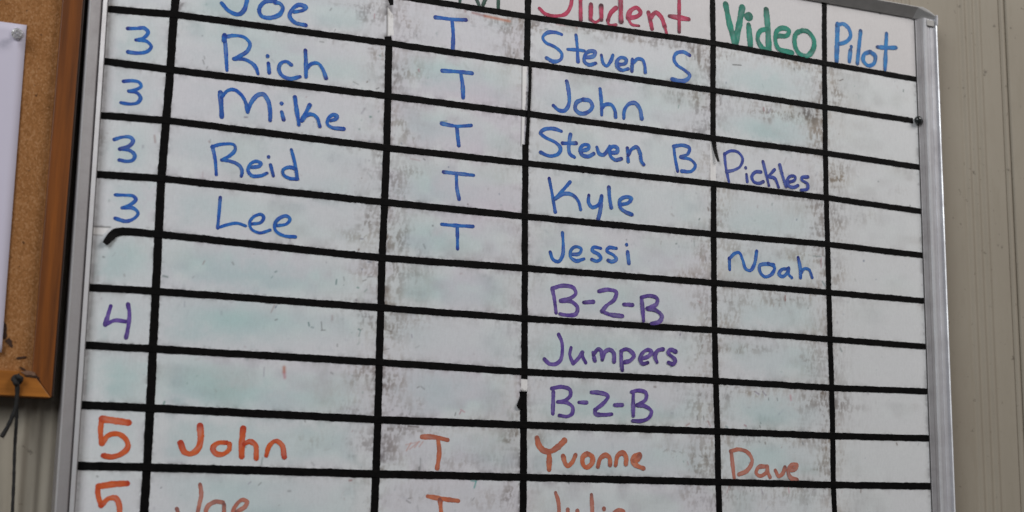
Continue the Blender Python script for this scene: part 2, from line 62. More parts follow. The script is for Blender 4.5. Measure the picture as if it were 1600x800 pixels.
WRITING = [
 ('number', 'blue', [(2.95, [(-383.1, -68.4), (-376.0, -67.4), (-369.1, -66.1), (-365.5, -69.1), (-368.6, -74.7), (-375.4, -77.9)]), (2.95, [(-375.4, -77.9), (-366.4, -77.8), (-362.0, -81.9), (-365.2, -87.0), (-373.3, -89.6), (-381.6, -89.7)])]),
 ('number', 'blue', [(2.8, [(-383.8, -116.7), (-375.9, -115.2), (-370.4, -116.0), (-368.6, -119.3), (-372.8, -122.8), (-378.8, -125.0)]), (2.81, [(-378.8, -125.0), (-371.9, -125.6), (-368.5, -129.5), (-370.1, -133.8), (-376.1, -136.3), (-384.9, -136.2)])]),
 ('number', 'blue', [(2.77, [(-388.4, -169.6), (-381.1, -166.5), (-375.0, -166.1), (-372.5, -168.9), (-375.2, -173.6), (-383.4, -177.6)]), (2.77, [(-383.4, -177.6), (-375.0, -177.8), (-370.4, -181.6), (-371.8, -186.0), (-376.4, -187.7), (-383.2, -187.3)])]),
 ('number', 'blue', [(2.74, [(-384.5, -218.3), (-376.7, -217.8), (-369.9, -217.8), (-367.1, -220.4), (-370.8, -225.0), (-378.4, -229.2)]), (2.75, [(-378.4, -229.2), (-369.3, -228.4), (-364.7, -232.2), (-366.8, -236.6), (-374.0, -240.4), (-383.5, -238.8)])]),
 ('number', 'purple', [(3.23, [(-382.6, -314.7), (-384.4, -322.7), (-386.1, -330.8)]), (3.21, [(-386.1, -330.8), (-378.2, -326.8), (-369.5, -327.2)]), (3.25, [(-368.4, -312.3), (-366.8, -320.2), (-367.0, -331.2), (-368.4, -340.9)])]),
 ('number', 'orange', [(4.58, [(-361.8, -412.7), (-373.0, -411.5), (-383.6, -410.3)]), (3.8, [(-384.1, -409.9), (-384.5, -419.9), (-383.2, -430.5)]), (3.78, [(-382.8, -430.5), (-377.5, -423.7), (-369.7, -422.4), (-362.9, -427.2), (-361.5, -433.2), (-366.1, -438.7), (-373.8, -441.5), (-381.0, -440.7)])]),
 ('number', 'orange', [(4.53, [(-360.1, -463.3), (-372.4, -464.3), (-383.2, -466.2)]), (3.75, [(-383.7, -466.2), (-383.3, -472.8), (-380.2, -481.6)]), (3.74, [(-380.2, -481.6), (-374.3, -475.9), (-368.5, -475.8), (-365.5, -481.7), (-365.6, -490.9), (-370.4, -497.5), (-380.6, -500.2)])]),
 ('word', 'blue', [(3.34, [(-292.2, -11.3), (-270.3, -6.2)]), (3.36, [(-280.2, -9.4), (-279.4, -27.6), (-282.2, -37.2), (-287.1, -41.0), (-295.2, -38.9), (-302.1, -32.6)]), (3.39, [(-253.2, -22.8), (-262.8, -25.3), (-267.6, -32.7), (-265.6, -39.0), (-258.4, -40.0), (-248.9, -35.5), (-245.8, -28.6), (-248.6, -24.7), (-253.1, -24.5)]), (3.17, [(-235.6, -30.9), (-227.4, -28.1), (-224.2, -24.5), (-230.6, -23.2), (-237.2, -28.8), (-239.2, -35.3), (-234.4, -40.7), (-223.8, -41.9)])]),
 ('word', 'blue', [(2.94, [(-298.1, -63.0), (-296.4, -74.1), (-294.2, -94.8)]), (2.94, [(-298.6, -64.2), (-288.3, -61.2), (-279.5, -61.9), (-274.6, -67.2), (-276.8, -74.3), (-283.1, -79.7), (-288.4, -83.2)]), (2.94, [(-288.4, -83.2), (-278.6, -82.4), (-271.1, -85.6), (-267.7, -89.7), (-266.0, -94.3)]), (2.99, [(-256.9, -82.9), (-255.7, -91.8)]), (3.01, [(-235.7, -81.6), (-240.3, -79.1), (-245.4, -81.4), (-247.1, -86.9), (-244.2, -92.6), (-236.7, -94.9), (-227.0, -91.8)]), (3.04, [(-223.1, -66.0), (-222.0, -78.9), (-221.5, -91.4)]), (3.03, [(-221.2, -83.4), (-217.0, -78.2), (-211.0, -76.7), (-206.3, -81.4), (-202.6, -89.8)]), (4.12, [(-297.9, -62.5), (-298.2, -67.6)]), (3.29, [(-258.0, -76.2), (-258.0, -76.6)])]),
 ('word', 'blue', [(3.84, [(-299.0, -116.2), (-297.9, -126.5), (-296.7, -138.2)]), (3.14, [(-297.7, -120.5), (-293.0, -113.7), (-287.3, -111.8), (-280.7, -115.4), (-276.0, -122.3), (-273.7, -130.9)]), (3.17, [(-273.7, -130.9), (-270.9, -121.6), (-265.4, -114.2), (-260.3, -112.8), (-255.7, -118.2), (-253.4, -126.9), (-253.0, -136.2)]), (2.98, [(-242.7, -127.1), (-240.6, -134.0)]), (2.98, [(-243.1, -119.1), (-243.1, -119.3)]), (3.04, [(-196.8, -129.9), (-191.6, -127.3), (-190.9, -124.6), (-194.8, -123.9), (-198.8, -127.8), (-199.7, -133.3), (-195.1, -136.1), (-184.0, -136.0)]), (3.36, [(-231.1, -111.7), (-229.2, -122.4), (-226.3, -137.2)]), (3.38, [(-217.0, -117.5), (-220.4, -125.2), (-223.9, -132.8)]), (3.36, [(-223.9, -132.8), (-219.6, -127.3), (-214.4, -125.9), (-209.8, -128.4), (-206.8, -136.4)])]),
 ('word', 'blue', [(2.7, [(-303.6, -166.2), (-300.6, -178.3), (-298.9, -191.5)]), (2.7, [(-304.0, -166.7), (-296.3, -163.5), (-284.6, -162.6), (-283.3, -166.8), (-287.3, -172.4), (-294.9, -177.7)]), (2.71, [(-294.9, -177.7), (-287.0, -178.0), (-279.7, -180.4), (-276.3, -185.2), (-276.7, -190.6)]), (2.74, [(-268.1, -181.4), (-261.0, -179.6), (-259.6, -176.8), (-264.1, -175.5), (-269.0, -178.5), (-270.9, -184.6), (-267.1, -189.1), (-259.1, -188.2), (-253.7, -185.3)]), (2.76, [(-250.8, -177.3), (-247.8, -187.3)]), (2.76, [(-252.9, -170.1), (-252.9, -170.4)]), (2.79, [(-232.4, -161.1), (-229.0, -172.0), (-225.6, -187.7)]), (2.79, [(-225.6, -187.7), (-232.7, -188.0), (-238.8, -184.9), (-239.0, -180.5), (-233.2, -177.6), (-228.0, -178.6)])]),
 ('word', 'blue', [(2.69, [(-294.4, -211.8), (-294.9, -227.0), (-295.4, -239.3)]), (2.67, [(-295.4, -239.3), (-287.1, -235.7), (-278.6, -233.5), (-270.7, -235.2)]), (2.71, [(-265.0, -233.0), (-257.2, -230.8), (-254.8, -226.2), (-257.5, -223.5), (-263.9, -226.3), (-267.2, -231.7), (-265.5, -237.4), (-258.2, -240.4), (-248.5, -237.0)]), (2.74, [(-242.6, -232.4), (-233.9, -230.1), (-230.9, -225.5), (-234.2, -222.8), (-240.7, -225.6), (-244.8, -231.9), (-243.1, -237.6), (-234.9, -241.2), (-225.4, -241.1)])]),
 ('letter', 'blue', [(3.49, [(-96.9, -15.2), (-80.8, -14.7), (-65.6, -13.2)]), (3.52, [(-80.0, -15.4), (-78.6, -27.3), (-78.5, -44.9)])]),
 ('letter', 'blue', [(3.47, [(-88.6, -67.4), (-73.1, -66.3), (-58.2, -65.9)]), (3.5, [(-69.7, -67.7), (-67.5, -80.2), (-66.9, -91.3)])]),
 ('letter', 'blue', [(3.18, [(-88.1, -119.5), (-73.5, -120.3), (-58.0, -117.8)]), (3.2, [(-72.6, -121.3), (-71.6, -129.8), (-70.3, -139.1)])]),
 ('letter', 'blue', [(2.91, [(-85.0, -166.5), (-70.8, -166.5), (-54.5, -166.4)]), (2.92, [(-72.1, -167.7), (-71.3, -179.8), (-68.8, -191.2)])]),
 ('letter', 'blue', [(3.13, [(-85.7, -217.0), (-72.9, -216.9), (-54.3, -216.1)]), (2.9, [(-70.1, -218.3), (-69.6, -229.0), (-69.2, -239.0)])]),
 ('letter', 'salmon', [(3.83, [(-99.8, -415.8), (-88.7, -415.7), (-74.9, -417.9)]), (3.85, [(-84.3, -417.5), (-82.9, -429.8), (-84.6, -443.6)])]),
 ('letter', 'salmon', [(3.68, [(-93.2, -469.2), (-78.0, -471.3), (-63.2, -472.8)]), (3.7, [(-81.1, -472.3), (-79.6, -487.4), (-80.4, -497.4)])]),
 ('word', 'blue', [(3.28, [(36.5, -13.0), (29.5, -11.9), (20.8, -13.6), (16.0, -19.3), (19.1, -23.8), (29.6, -27.2), (36.7, -32.9), (35.8, -38.8), (28.0, -42.3), (20.2, -39.6)]), (3.3, [(52.3, -11.5), (53.8, -24.7), (54.6, -38.7)]), (3.28, [(43.3, -27.5), (54.2, -26.6), (61.6, -26.6)]), (3.3, [(62.2, -33.5), (72.0, -30.5), (73.4, -26.1), (67.5, -26.1), (62.2, -31.0), (61.7, -37.7), (66.7, -40.4), (74.2, -37.7)]), (3.33, [(80.6, -28.4), (82.7, -36.5), (86.3, -38.9), (90.8, -33.7), (93.5, -26.6)]), (3.34, [(98.0, -36.1), (107.6, -33.1), (108.4, -28.8), (102.5, -27.9), (98.0, -32.7), (98.6, -38.5), (103.5, -40.9), (110.7, -38.6)]), (3.37, [(115.6, -27.8), (114.9, -40.5)]), (3.37, [(115.6, -32.9), (121.7, -26.6), (127.2, -27.0), (129.6, -32.6), (130.3, -39.7)])]),
 ('letter', 'blue', [(3.47, [(182.2, -14.3), (174.7, -11.9), (166.2, -14.8), (163.7, -21.2), (167.1, -26.7), (176.4, -31.4), (182.1, -35.8), (178.2, -41.4), (169.8, -43.4), (161.4, -42.8)])]),
 ('word', 'blue', [(3.39, [(42.5, -60.7), (44.9, -72.2), (45.0, -83.7), (40.7, -90.7), (34.6, -91.5), (28.1, -87.4)]), (3.41, [(61.6, -76.6), (53.7, -80.9), (52.0, -87.7), (57.3, -91.7), (66.1, -89.3), (70.8, -82.9), (67.8, -77.5), (60.7, -77.1)]), (3.44, [(79.3, -63.6), (80.8, -77.5), (81.2, -90.4)]), (3.43, [(81.1, -84.1), (84.7, -79.5), (91.8, -78.6), (95.8, -84.0), (96.7, -90.8)]), (3.46, [(105.9, -91.0), (106.6, -82.6), (111.7, -75.3), (118.9, -73.6), (124.0, -78.8), (126.2, -88.9)])]),
 ('word', 'blue', [(3.22, [(37.1, -112.4), (28.7, -110.9), (18.4, -112.9), (14.7, -116.9), (20.2, -120.8), (30.6, -124.4), (36.2, -129.5), (34.2, -135.4), (24.7, -138.8), (14.9, -136.2)]), (3.23, [(47.0, -114.5), (45.3, -126.0), (46.3, -134.0), (51.5, -137.0)]), (3.21, [(38.4, -124.4), (53.2, -122.7)]), (3.24, [(57.6, -130.3), (66.3, -126.9), (67.2, -123.5), (61.9, -123.3), (57.6, -127.9), (59.3, -133.4), (66.4, -134.7), (72.5, -131.1)]), (3.26, [(76.0, -124.2), (78.7, -130.4), (83.1, -131.2), (88.4, -125.2), (90.2, -121.8)]), (3.28, [(90.2, -128.3), (98.2, -126.6), (98.8, -122.4), (93.7, -121.4), (90.2, -125.1), (91.1, -131.5), (96.5, -135.0), (103.1, -133.0)]), (3.31, [(109.9, -121.2), (110.8, -135.1)]), (3.31, [(110.8, -128.5), (115.3, -121.4), (120.7, -119.2), (124.3, -125.4), (125.8, -133.5), (128.3, -136.2)])]),
 ('letter', 'blue', [(3.38, [(162.8, -113.6), (164.6, -125.9), (167.3, -139.0)]), (3.38, [(162.8, -113.6), (173.1, -111.2), (181.1, -113.2), (179.5, -119.3), (171.1, -123.9)]), (3.39, [(171.1, -123.9), (183.2, -125.6), (187.9, -130.9), (183.1, -137.3), (172.0, -138.5)])]),
 ('word', 'blue', [(3.18, [(24.5, -161.3), (27.7, -176.1), (31.3, -194.1)]), (3.2, [(46.9, -162.7), (39.7, -171.0), (30.8, -180.9)]), (3.17, [(30.8, -180.9), (41.4, -174.8), (50.1, -175.5), (56.2, -181.3), (58.5, -189.1)]), (3.22, [(67.5, -173.8), (67.2, -181.1), (71.0, -185.5), (78.0, -182.4), (81.5, -173.2)]), (3.24, [(81.5, -173.2), (80.2, -187.1), (77.7, -197.0)]), (3.26, [(89.4, -163.5), (90.3, -174.8), (92.1, -184.0)]), (3.26, [(101.4, -180.2), (111.7, -176.8), (114.4, -172.4), (109.0, -171.3), (101.9, -175.3), (101.9, -182.6), (108.1, -186.9), (114.9, -188.7)])]),
 ('word', 'indigo', [(2.96, [(222.6, -114.5), (223.8, -127.9), (227.4, -143.6)]), (2.96, [(222.6, -115.3), (228.8, -111.2), (238.4, -111.0), (244.1, -117.2), (241.1, -126.1), (232.3, -131.3), (224.7, -133.3)]), (2.98, [(248.6, -133.8), (249.5, -141.4)]), (2.98, [(247.8, -126.7), (247.8, -127.1)]), (3.0, [(266.2, -129.4), (259.4, -130.1), (255.0, -135.7), (257.2, -140.6), (264.0, -141.6), (268.9, -139.4)]), (3.01, [(268.9, -117.9), (272.0, -129.6), (275.7, -142.9)]), (3.02, [(282.9, -125.0), (274.9, -133.6)]), (3.01, [(274.9, -133.6), (282.7, -134.5), (287.4, -143.5)]), (3.03, [(289.3, -119.2), (292.6, -130.9), (296.7, -141.7)]), (3.03, [(298.4, -137.2), (307.4, -133.7), (308.1, -130.1), (302.5, -129.9), (298.5, -134.6), (299.9, -140.5), (306.2, -141.6), (311.3, -139.3)]), (3.06, [(324.1, -128.5), (316.5, -130.1), (316.4, -132.7), (323.3, -136.4), (323.2, -141.6), (315.1, -143.8)])]),
 ('word', 'blue', [(3.12, [(226.9, -224.0), (227.1, -235.6)]), (3.12, [(227.3, -224.0), (233.0, -218.5), (238.7, -217.2), (242.4, -223.6), (246.1, -233.3), (251.8, -234.5), (256.7, -227.4), (259.5, -213.8)]), (3.18, [(279.9, -226.4), (269.2, -226.4), (263.0, -228.6), (263.3, -235.3), (269.0, -239.8), (277.8, -235.8), (280.8, -228.9), (273.1, -225.3)]), (3.2, [(296.4, -229.3), (289.5, -230.7), (286.1, -236.0), (290.4, -237.9), (296.3, -233.5), (298.0, -228.4)]), (3.2, [(298.0, -228.4), (298.2, -235.1), (301.7, -238.2)]), (3.22, [(310.0, -216.4), (312.2, -227.2), (312.3, -237.4)]), (3.22, [(313.0, -232.2), (317.1, -227.7), (323.0, -228.1), (326.8, -236.3)])]),
 ('word', 'blue', [(3.03, [(39.2, -214.0), (40.2, -225.8), (39.4, -236.9), (35.2, -242.8), (29.2, -240.9), (26.3, -234.1)]), (3.03, [(48.0, -234.6), (57.4, -233.1), (59.5, -228.1), (53.1, -226.6), (48.5, -230.6), (48.0, -237.0), (54.0, -240.5), (62.6, -237.9)]), (3.08, [(80.9, -225.9), (73.0, -225.4), (71.3, -228.7), (78.3, -232.1), (80.9, -235.9), (76.5, -239.0), (71.0, -237.8)]), (3.1, [(97.9, -224.4), (89.6, -224.5), (87.3, -227.9), (94.9, -231.6), (97.9, -235.3), (93.2, -238.1), (88.8, -237.3)]), (3.11, [(110.3, -227.1), (111.7, -238.2)]), (3.11, [(109.2, -219.6), (109.2, -219.9)])]),
 ('word', 'purple', [(3.38, [(29.0, -269.9), (31.3, -279.8), (33.2, -292.9)]), (3.38, [(29.0, -269.4), (40.5, -265.9), (51.7, -267.4), (53.9, -272.8), (47.5, -277.9), (38.1, -280.9)]), (3.38, [(38.1, -280.9), (49.2, -280.9), (55.7, -285.9), (54.4, -292.3), (45.9, -294.4), (37.1, -293.7)]), (3.42, [(62.6, -280.8), (72.9, -279.4)]), (3.45, [(78.8, -268.6), (88.9, -266.3), (97.6, -268.0), (95.9, -275.3), (87.2, -282.2), (82.3, -288.1)]), (3.44, [(82.3, -288.1), (90.7, -290.7), (104.4, -291.3)]), (3.48, [(106.1, -279.7), (115.7, -279.6)]), (3.51, [(125.6, -271.6), (126.8, -282.7), (127.9, -294.6)]), (3.51, [(125.6, -271.3), (134.9, -269.0), (143.0, -271.2), (142.4, -276.8), (132.2, -282.0)]), (3.51, [(132.2, -282.0), (142.0, -283.3), (148.3, -288.5), (145.6, -294.2), (136.6, -296.7)])]),
 ('word', 'purple', [(3.36, [(36.2, -313.9), (39.4, -320.2), (40.2, -329.4), (38.5, -337.8), (33.5, -342.2), (26.4, -342.2), (21.4, -338.3)]), (3.37, [(49.4, -325.7), (48.1, -332.7), (51.7, -340.8)]), (3.36, [(51.7, -340.8), (56.8, -335.9), (61.4, -329.6)]), (3.38, [(61.4, -329.6), (61.9, -333.8), (65.0, -339.2)]), (3.4, [(72.7, -329.0), (74.8, -336.8)]), (3.4, [(73.2, -331.3), (78.3, -325.4), (81.5, -327.1), (82.7, -335.5)]), (3.41, [(82.7, -335.5), (85.6, -327.8), (90.8, -325.2), (95.0, -328.2), (95.5, -336.6)]), (3.44, [(103.2, -325.9), (103.4, -335.3), (104.4, -344.6)]), (3.44, [(102.8, -325.9), (108.6, -323.7), (114.9, -326.2), (117.1, -329.8), (112.8, -334.8), (107.1, -336.5)]), (3.47, [(125.0, -332.2), (133.0, -329.4), (136.7, -325.0), (133.0, -322.8), (126.6, -326.5), (123.9, -332.3), (126.6, -336.9), (132.4, -335.6)]), (3.49, [(142.6, -334.6), (140.5, -328.6), (143.7, -323.1), (149.6, -321.4)]), (3.53, [(163.7, -323.0), (158.2, -321.4), (155.0, -324.9), (159.8, -328.4), (163.1, -331.6), (160.9, -335.5), (155.5, -334.4)])]),
 ('word', 'purple', [(3.32, [(31.1, -369.1), (30.8, -389.6)]), (3.32, [(29.4, -365.8), (39.8, -363.8), (48.2, -366.0), (49.1, -371.3), (44.1, -376.1), (35.7, -378.3)]), (3.32, [(35.7, -378.3), (44.9, -378.4), (51.4, -382.7), (50.9, -388.8), (45.9, -391.6), (37.5, -391.0)]), (3.35, [(58.1, -377.8), (66.1, -377.5)]), (3.37, [(71.2, -367.6), (80.6, -367.6), (89.2, -370.3), (85.8, -375.9), (75.5, -384.0)]), (3.37, [(75.5, -384.0), (75.5, -387.8), (84.1, -388.6), (93.1, -387.6)]), (3.4, [(96.5, -378.8), (104.5, -378.2)]), (3.44, [(116.7, -365.2), (116.4, -376.1), (116.4, -388.2)]), (3.44, [(114.4, -365.3), (122.3, -363.4), (130.3, -365.4), (130.2, -371.6), (120.6, -377.8)]), (3.44, [(120.6, -377.8), (129.4, -378.4), (136.4, -383.1), (133.7, -389.4), (125.8, -392.8), (115.7, -393.2)])]),
 ('word', 'orange', [(4.6, [(-301.9, -413.3), (-300.7, -423.3), (-302.3, -432.1), (-308.5, -437.1), (-314.0, -435.7), (-317.7, -428.4)]), (4.67, [(-264.4, -414.1), (-265.0, -425.4), (-264.7, -438.1)]), (3.75, [(-278.3, -426.7), (-286.0, -427.4), (-290.0, -431.7), (-287.2, -436.2), (-281.1, -436.7), (-275.8, -432.4), (-275.8, -427.7)]), (3.78, [(-263.2, -427.6), (-258.3, -425.2), (-253.1, -427.8), (-251.8, -439.4)]), (3.8, [(-243.1, -436.9), (-241.1, -429.1), (-235.7, -423.9), (-229.8, -427.1), (-227.1, -437.4)])]),
 ('word', 'pale_salmon', [(2.93, [(-299.3, -462.9), (-297.8, -471.0), (-299.2, -480.7), (-301.5, -489.3), (-308.9, -491.5), (-315.5, -488.4), (-317.9, -483.6)]), (3.16, [(-279.1, -477.7), (-285.7, -477.2), (-292.1, -481.6), (-292.8, -489.2), (-286.0, -493.4), (-278.5, -489.0), (-277.9, -479.3)]), (3.18, [(-267.7, -485.6), (-260.1, -481.2), (-258.1, -476.8), (-262.6, -475.2), (-267.9, -480.2), (-270.3, -487.8), (-266.2, -493.2), (-257.3, -493.1)])]),
 ('word', 'salmon', [(4.78, [(14.7, -413.1), (16.7, -420.0), (22.1, -424.7), (28.7, -425.1), (36.6, -420.6), (43.2, -414.6)]), (4.79, [(27.4, -427.5), (27.5, -442.2)]), (4.06, [(42.0, -429.5), (44.1, -436.0), (46.8, -438.4), (51.5, -434.6), (54.8, -427.9)]), (4.1, [(66.9, -426.4), (62.5, -429.5), (62.9, -436.7), (66.3, -439.1), (71.7, -435.9), (72.8, -429.8), (68.9, -426.3)]), (4.11, [(78.5, -438.2), (81.2, -430.2), (86.7, -427.0), (90.8, -429.3), (91.5, -436.0)]), (4.14, [(97.4, -436.5), (99.7, -427.2), (105.2, -424.4), (108.7, -428.2), (108.4, -435.0)]), (4.2, [(123.3, -425.4), (117.0, -428.0), (116.4, -432.9), (121.2, -436.5), (127.5, -438.5)]), (4.18, [(117.0, -431.7), (121.2, -430.3), (123.7, -426.3)])]),
 ('word', 'pale_salmon', [(3.39, [(34.4, -463.7), (37.1, -470.8), (37.9, -481.5), (34.7, -491.0), (26.8, -492.3)]), (3.4, [(47.2, -479.0), (47.2, -487.3), (51.9, -490.8), (57.2, -487.2), (57.2, -480.0)]), (3.44, [(71.9, -464.8), (72.6, -476.2), (73.3, -488.2)]), (3.45, [(85.2, -477.5), (85.2, -478.1)]), (3.45, [(85.5, -483.3), (86.2, -489.2)]), (3.46, [(95.1, -485.5), (104.6, -483.0), (106.0, -480.0), (100.5, -478.8), (95.0, -483.1), (96.4, -490.3), (107.4, -491.4)])]),
 ('word', 'pale_salmon', [(3.56, [(226.5, -420.0), (227.8, -431.9), (229.4, -445.2)]), (3.56, [(225.6, -419.3), (235.8, -417.1), (246.0, -420.3), (250.5, -428.1), (244.7, -437.7), (235.0, -441.9)]), (3.61, [(267.3, -433.2), (257.9, -434.3), (255.0, -439.9), (259.6, -442.9), (267.2, -438.8), (268.2, -433.2)]), (3.61, [(268.2, -433.2), (269.1, -439.5), (271.2, -443.8)]), (3.62, [(277.6, -436.9), (281.3, -442.5), (286.1, -439.9), (289.1, -433.5)]), (3.64, [(291.9, -436.6), (301.5, -434.8), (303.5, -430.7), (296.8, -431.3), (292.8, -437.4), (295.5, -443.7), (303.1, -446.0)])]),
 ('header_word', 'green', [(6.24, [(226.0, 47.4), (230.6, 26.6), (237.2, 6.1)]), (6.22, [(237.2, 6.1), (242.4, 28.3), (246.2, 46.9)]), (5.53, [(253.8, 29.1), (255.8, 5.9)]), (5.6, [(276.0, 49.0), (277.6, 28.2), (278.5, 5.3)]), (8.24, [(253.5, 38.3), (254.3, 38.4)]), (4.68, [(277.0, 28.1), (267.9, 24.1), (264.8, 14.8), (269.6, 6.7), (279.5, 4.0)]), (4.69, [(288.8, 21.8), (301.9, 24.6), (304.1, 30.3), (296.1, 31.8), (288.9, 27.2), (286.7, 17.1), (290.5, 7.9), (301.5, 6.4), (307.6, 5.8)]), (4.76, [(322.4, 33.0), (313.2, 28.0), (310.9, 17.0), (315.7, 6.9), (325.8, 4.8), (334.2, 13.1), (335.5, 24.1), (328.5, 32.1), (320.4, 32.7)])]),
 ('header_word', 'sky_blue', [(5.0, [(367.1, 46.8), (365.9, 26.6), (364.4, 4.7)]), (4.06, [(365.6, 44.8), (374.5, 47.9), (381.7, 43.5), (383.5, 35.5), (378.1, 28.4), (368.6, 24.3)]), (4.07, [(383.0, 19.1), (381.1, 6.1)]), (4.08, [(384.2, 23.6), (384.2, 23.0)]), (4.11, [(397.1, 43.0), (394.4, 25.2), (391.6, 5.7)]), (4.11, [(408.4, 20.8), (400.9, 17.0), (399.5, 9.5), (405.7, 4.9), (413.7, 8.7), (415.3, 17.2), (409.5, 20.9)]), (4.16, [(431.7, 45.3), (429.9, 24.7), (428.0, 3.4)]), (4.13, [(418.6, 27.9), (431.1, 28.9), (443.7, 30.7)])]),
 ('header_word', 'crimson', [(3.42, [(12.7, 43.1), (24.4, 50.0), (37.7, 48.4)]), (3.43, [(27.2, 36.6), (39.1, 34.7), (46.5, 27.0), (46.5, 19.4), (40.7, 9.1), (28.8, 5.1), (18.4, 5.7), (11.8, 10.4)]), (3.42, [(12.7, 43.1), (14.1, 38.3), (27.2, 36.6)]), (3.48, [(56.6, 45.1), (57.3, 4.1)]), (3.64, [(170.2, 51.5), (169.9, 9.2)]), (2.49, [(45.8, 32.0), (69.8, 34.5)]), (2.5, [(68.4, 7.0), (74.0, 5.3), (80.8, 10.7)]), (2.52, [(87.5, 9.2), (88.9, 5.0), (97.0, 6.0)]), (2.58, [(153.0, 12.5), (155.1, 5.3)]), (4.18, [(68.6, 23.1), (68.1, 7.6)]), (4.2, [(80.0, 23.3), (80.4, 8.8)]), (4.25, [(100.4, 48.2), (101.8, 33.1), (102.5, 10.2)]), (4.22, [(97.0, 24.0), (90.9, 17.3), (87.8, 9.2)]), (4.24, [(111.4, 15.3), (121.7, 18.8), (125.2, 23.8), (120.3, 27.6), (113.4, 23.3), (110.4, 15.2)]), (4.29, [(134.2, 24.5), (138.3, 7.8)]), (4.28, [(136.3, 19.0), (142.6, 25.8), (148.8, 22.2), (153.0, 12.5)]), (4.33, [(158.7, 24.4), (181.3, 24.5)]), (2.68, [(110.4, 15.2), (114.8, 9.1), (123.1, 8.7)])]),
 ('header_letter', 'dark_green', [(3.03, [(-71.9, 30.6), (-72.3, 2.6)]), (3.08, [(-32.6, 37.0), (-32.1, 3.6)]), (3.03, [(-71.9, 30.6), (-54.9, 8.8), (-52.3, 3.8)]), (3.08, [(-32.6, 37.0), (-46.2, 10.1), (-48.3, 4.4)])]),
]


# ------------------------------------------------------------------ helpers
def link(o, parent=None):
    COL.objects.link(o)
    if parent: o.parent = parent
    return o
def mesh_obj(name, bm, mat, parent=None, smooth=False):
    me = bpy.data.meshes.new(name); bm.to_mesh(me); bm.free()
    if smooth:
        for p in me.polygons: p.use_smooth = True
    me.materials.append(mat)
    return link(bpy.data.objects.new(name, me), parent)
def thing(name, label, cat, loc=(0, 0, 0), group=None):
    o = bpy.data.objects.new(name, None); COL.objects.link(o)
    o.location = loc; o.empty_display_size = 0.05
    o['label'] = label; o['category'] = cat
    if group: o['group'] = group
    return o
def vnoise(x, seed=0):
    i = math.floor(x); f = x - i; f = f * f * (3 - 2 * f)
    def h(k):
        v = math.sin(k * 127.1 + seed * 311.7) * 43758.5453
        return (v - math.floor(v)) * 2 - 1
    return h(i) * (1 - f) + h(i + 1) * f

class Nodes:
    def __init__(self, name):
        self.m = bpy.data.materials.new(name); self.m.use_nodes = True
        self.t = self.m.node_tree; self.t.nodes.clear()
        self.out = self.n('ShaderNodeOutputMaterial'); self.b = self.n('ShaderNodeBsdfPrincipled')
        self.l(self.b.outputs[0], self.out.inputs['Surface'])
        self.tc = self.n('ShaderNodeTexCoord')
    def n(self, k): return self.t.nodes.new(k)
    def l(self, a, b): self.t.links.new(a, b)
    def mapping(self, scale):
        m = self.n('ShaderNodeMapping'); m.inputs['Scale'].default_value = scale
        self.l(self.tc.outputs['Object'], m.inputs['Vector']); return m.outputs[0]
    def noise(self, scale, vec=(1, 1, 1), detail=4, rough=0.55):
        n = self.n('ShaderNodeTexNoise'); n.inputs['Scale'].default_value = scale
        n.inputs['Detail'].default_value = detail; n.inputs['Roughness'].default_value = rough
        self.l(self.mapping(vec), n.inputs['Vector']); return n.outputs['Fac']
    def ramp(self, fac, stops):
        r = self.n('ShaderNodeValToRGB'); e = r.color_ramp.elements
        while len(e) < len(stops): e.new(0.5)
        for k, (p, c) in enumerate(stops):
            e[k].position = p; e[k].color = tuple(c) + (1,) if len(c) == 3 else c
        self.l(fac, r.inputs[0]); return r.outputs[0]
    def mix(self, fac, a, b, mode='MIX'):
        m = self.n('ShaderNodeMix'); m.data_type = 'RGBA'; m.blend_type = mode
        for s, v in ((0, fac), (6, a), (7, b)):
            if hasattr(v, 'links'): self.l(v, m.inputs[s])
            else: m.inputs[s].default_value = v if s == 0 else tuple(v) + (1,)
        return m.outputs[2]
    def bump(self, h, strength, dist=0.001):
        b = self.n('ShaderNodeBump'); b.inputs['Strength'].default_value = strength
        b.inputs['Distance'].default_value = dist; self.l(h, b.inputs['Height'])
        self.l(b.outputs[0], self.b.inputs['Normal'])
    def set(self, **k):
        for a, v in k.items():
            i = self.b.inputs[a.replace('_', ' ')]
            if hasattr(v, 'links'): self.l(v, i)
            else: i.default_value = tuple(v) + (1,) if isinstance(v, tuple) else v
        return self
g3 = lambda v: (v, v, v)

# ------------------------------------------------------------------ materials
def mat_board():
    n = Nodes('dry_erase_enamel')
    a = n.n('ShaderNodeAttribute'); a.attribute_name = 'stain'
    f1 = n.noise(520, (1, 1, 0.35), 5, 0.7)
    f2 = n.noise(900, (0.25, 1, 1), 4, 0.7)
    c = n.mix(1.0, a.outputs['Color'], n.ramp(f1, [(0.3, g3(0.93)), (0.6, g3(1.0))]), 'MULTIPLY')
    c = n.mix(1.0, c, n.ramp(f2, [(0.3, g3(0.96)), (0.6, g3(1.0))]), 'MULTIPLY')
    rg = n.ramp(n.noise(60, (1, 1, 1), 4), [(0.3, g3(0.34)), (0.7, g3(0.50))])
    n.set(Base_Color=c, Roughness=rg, Specular_IOR_Level=0.45)
    n.bump(f1, 0.06, 0.0004)
    return n.m
def mat_tape():
    n = Nodes('black_vinyl_tape')
    f = n.noise(260, (1, 1, 1), 4)
    c = n.ramp(f, [(0.3, (0.002, 0.002, 0.0022)), (0.62, (0.0045, 0.004, 0.004)), (0.85, (0.009, 0.006, 0.0055))])
    n.set(Base_Color=c, Roughness=n.ramp(n.noise(120), [(0.3, g3(0.42)), (0.7, g3(0.7))]), Specular_IOR_Level=0.07)
    n.bump(n.noise(300, (1, 1, 1), 5), 0.35, 0.0004)
    return n.m
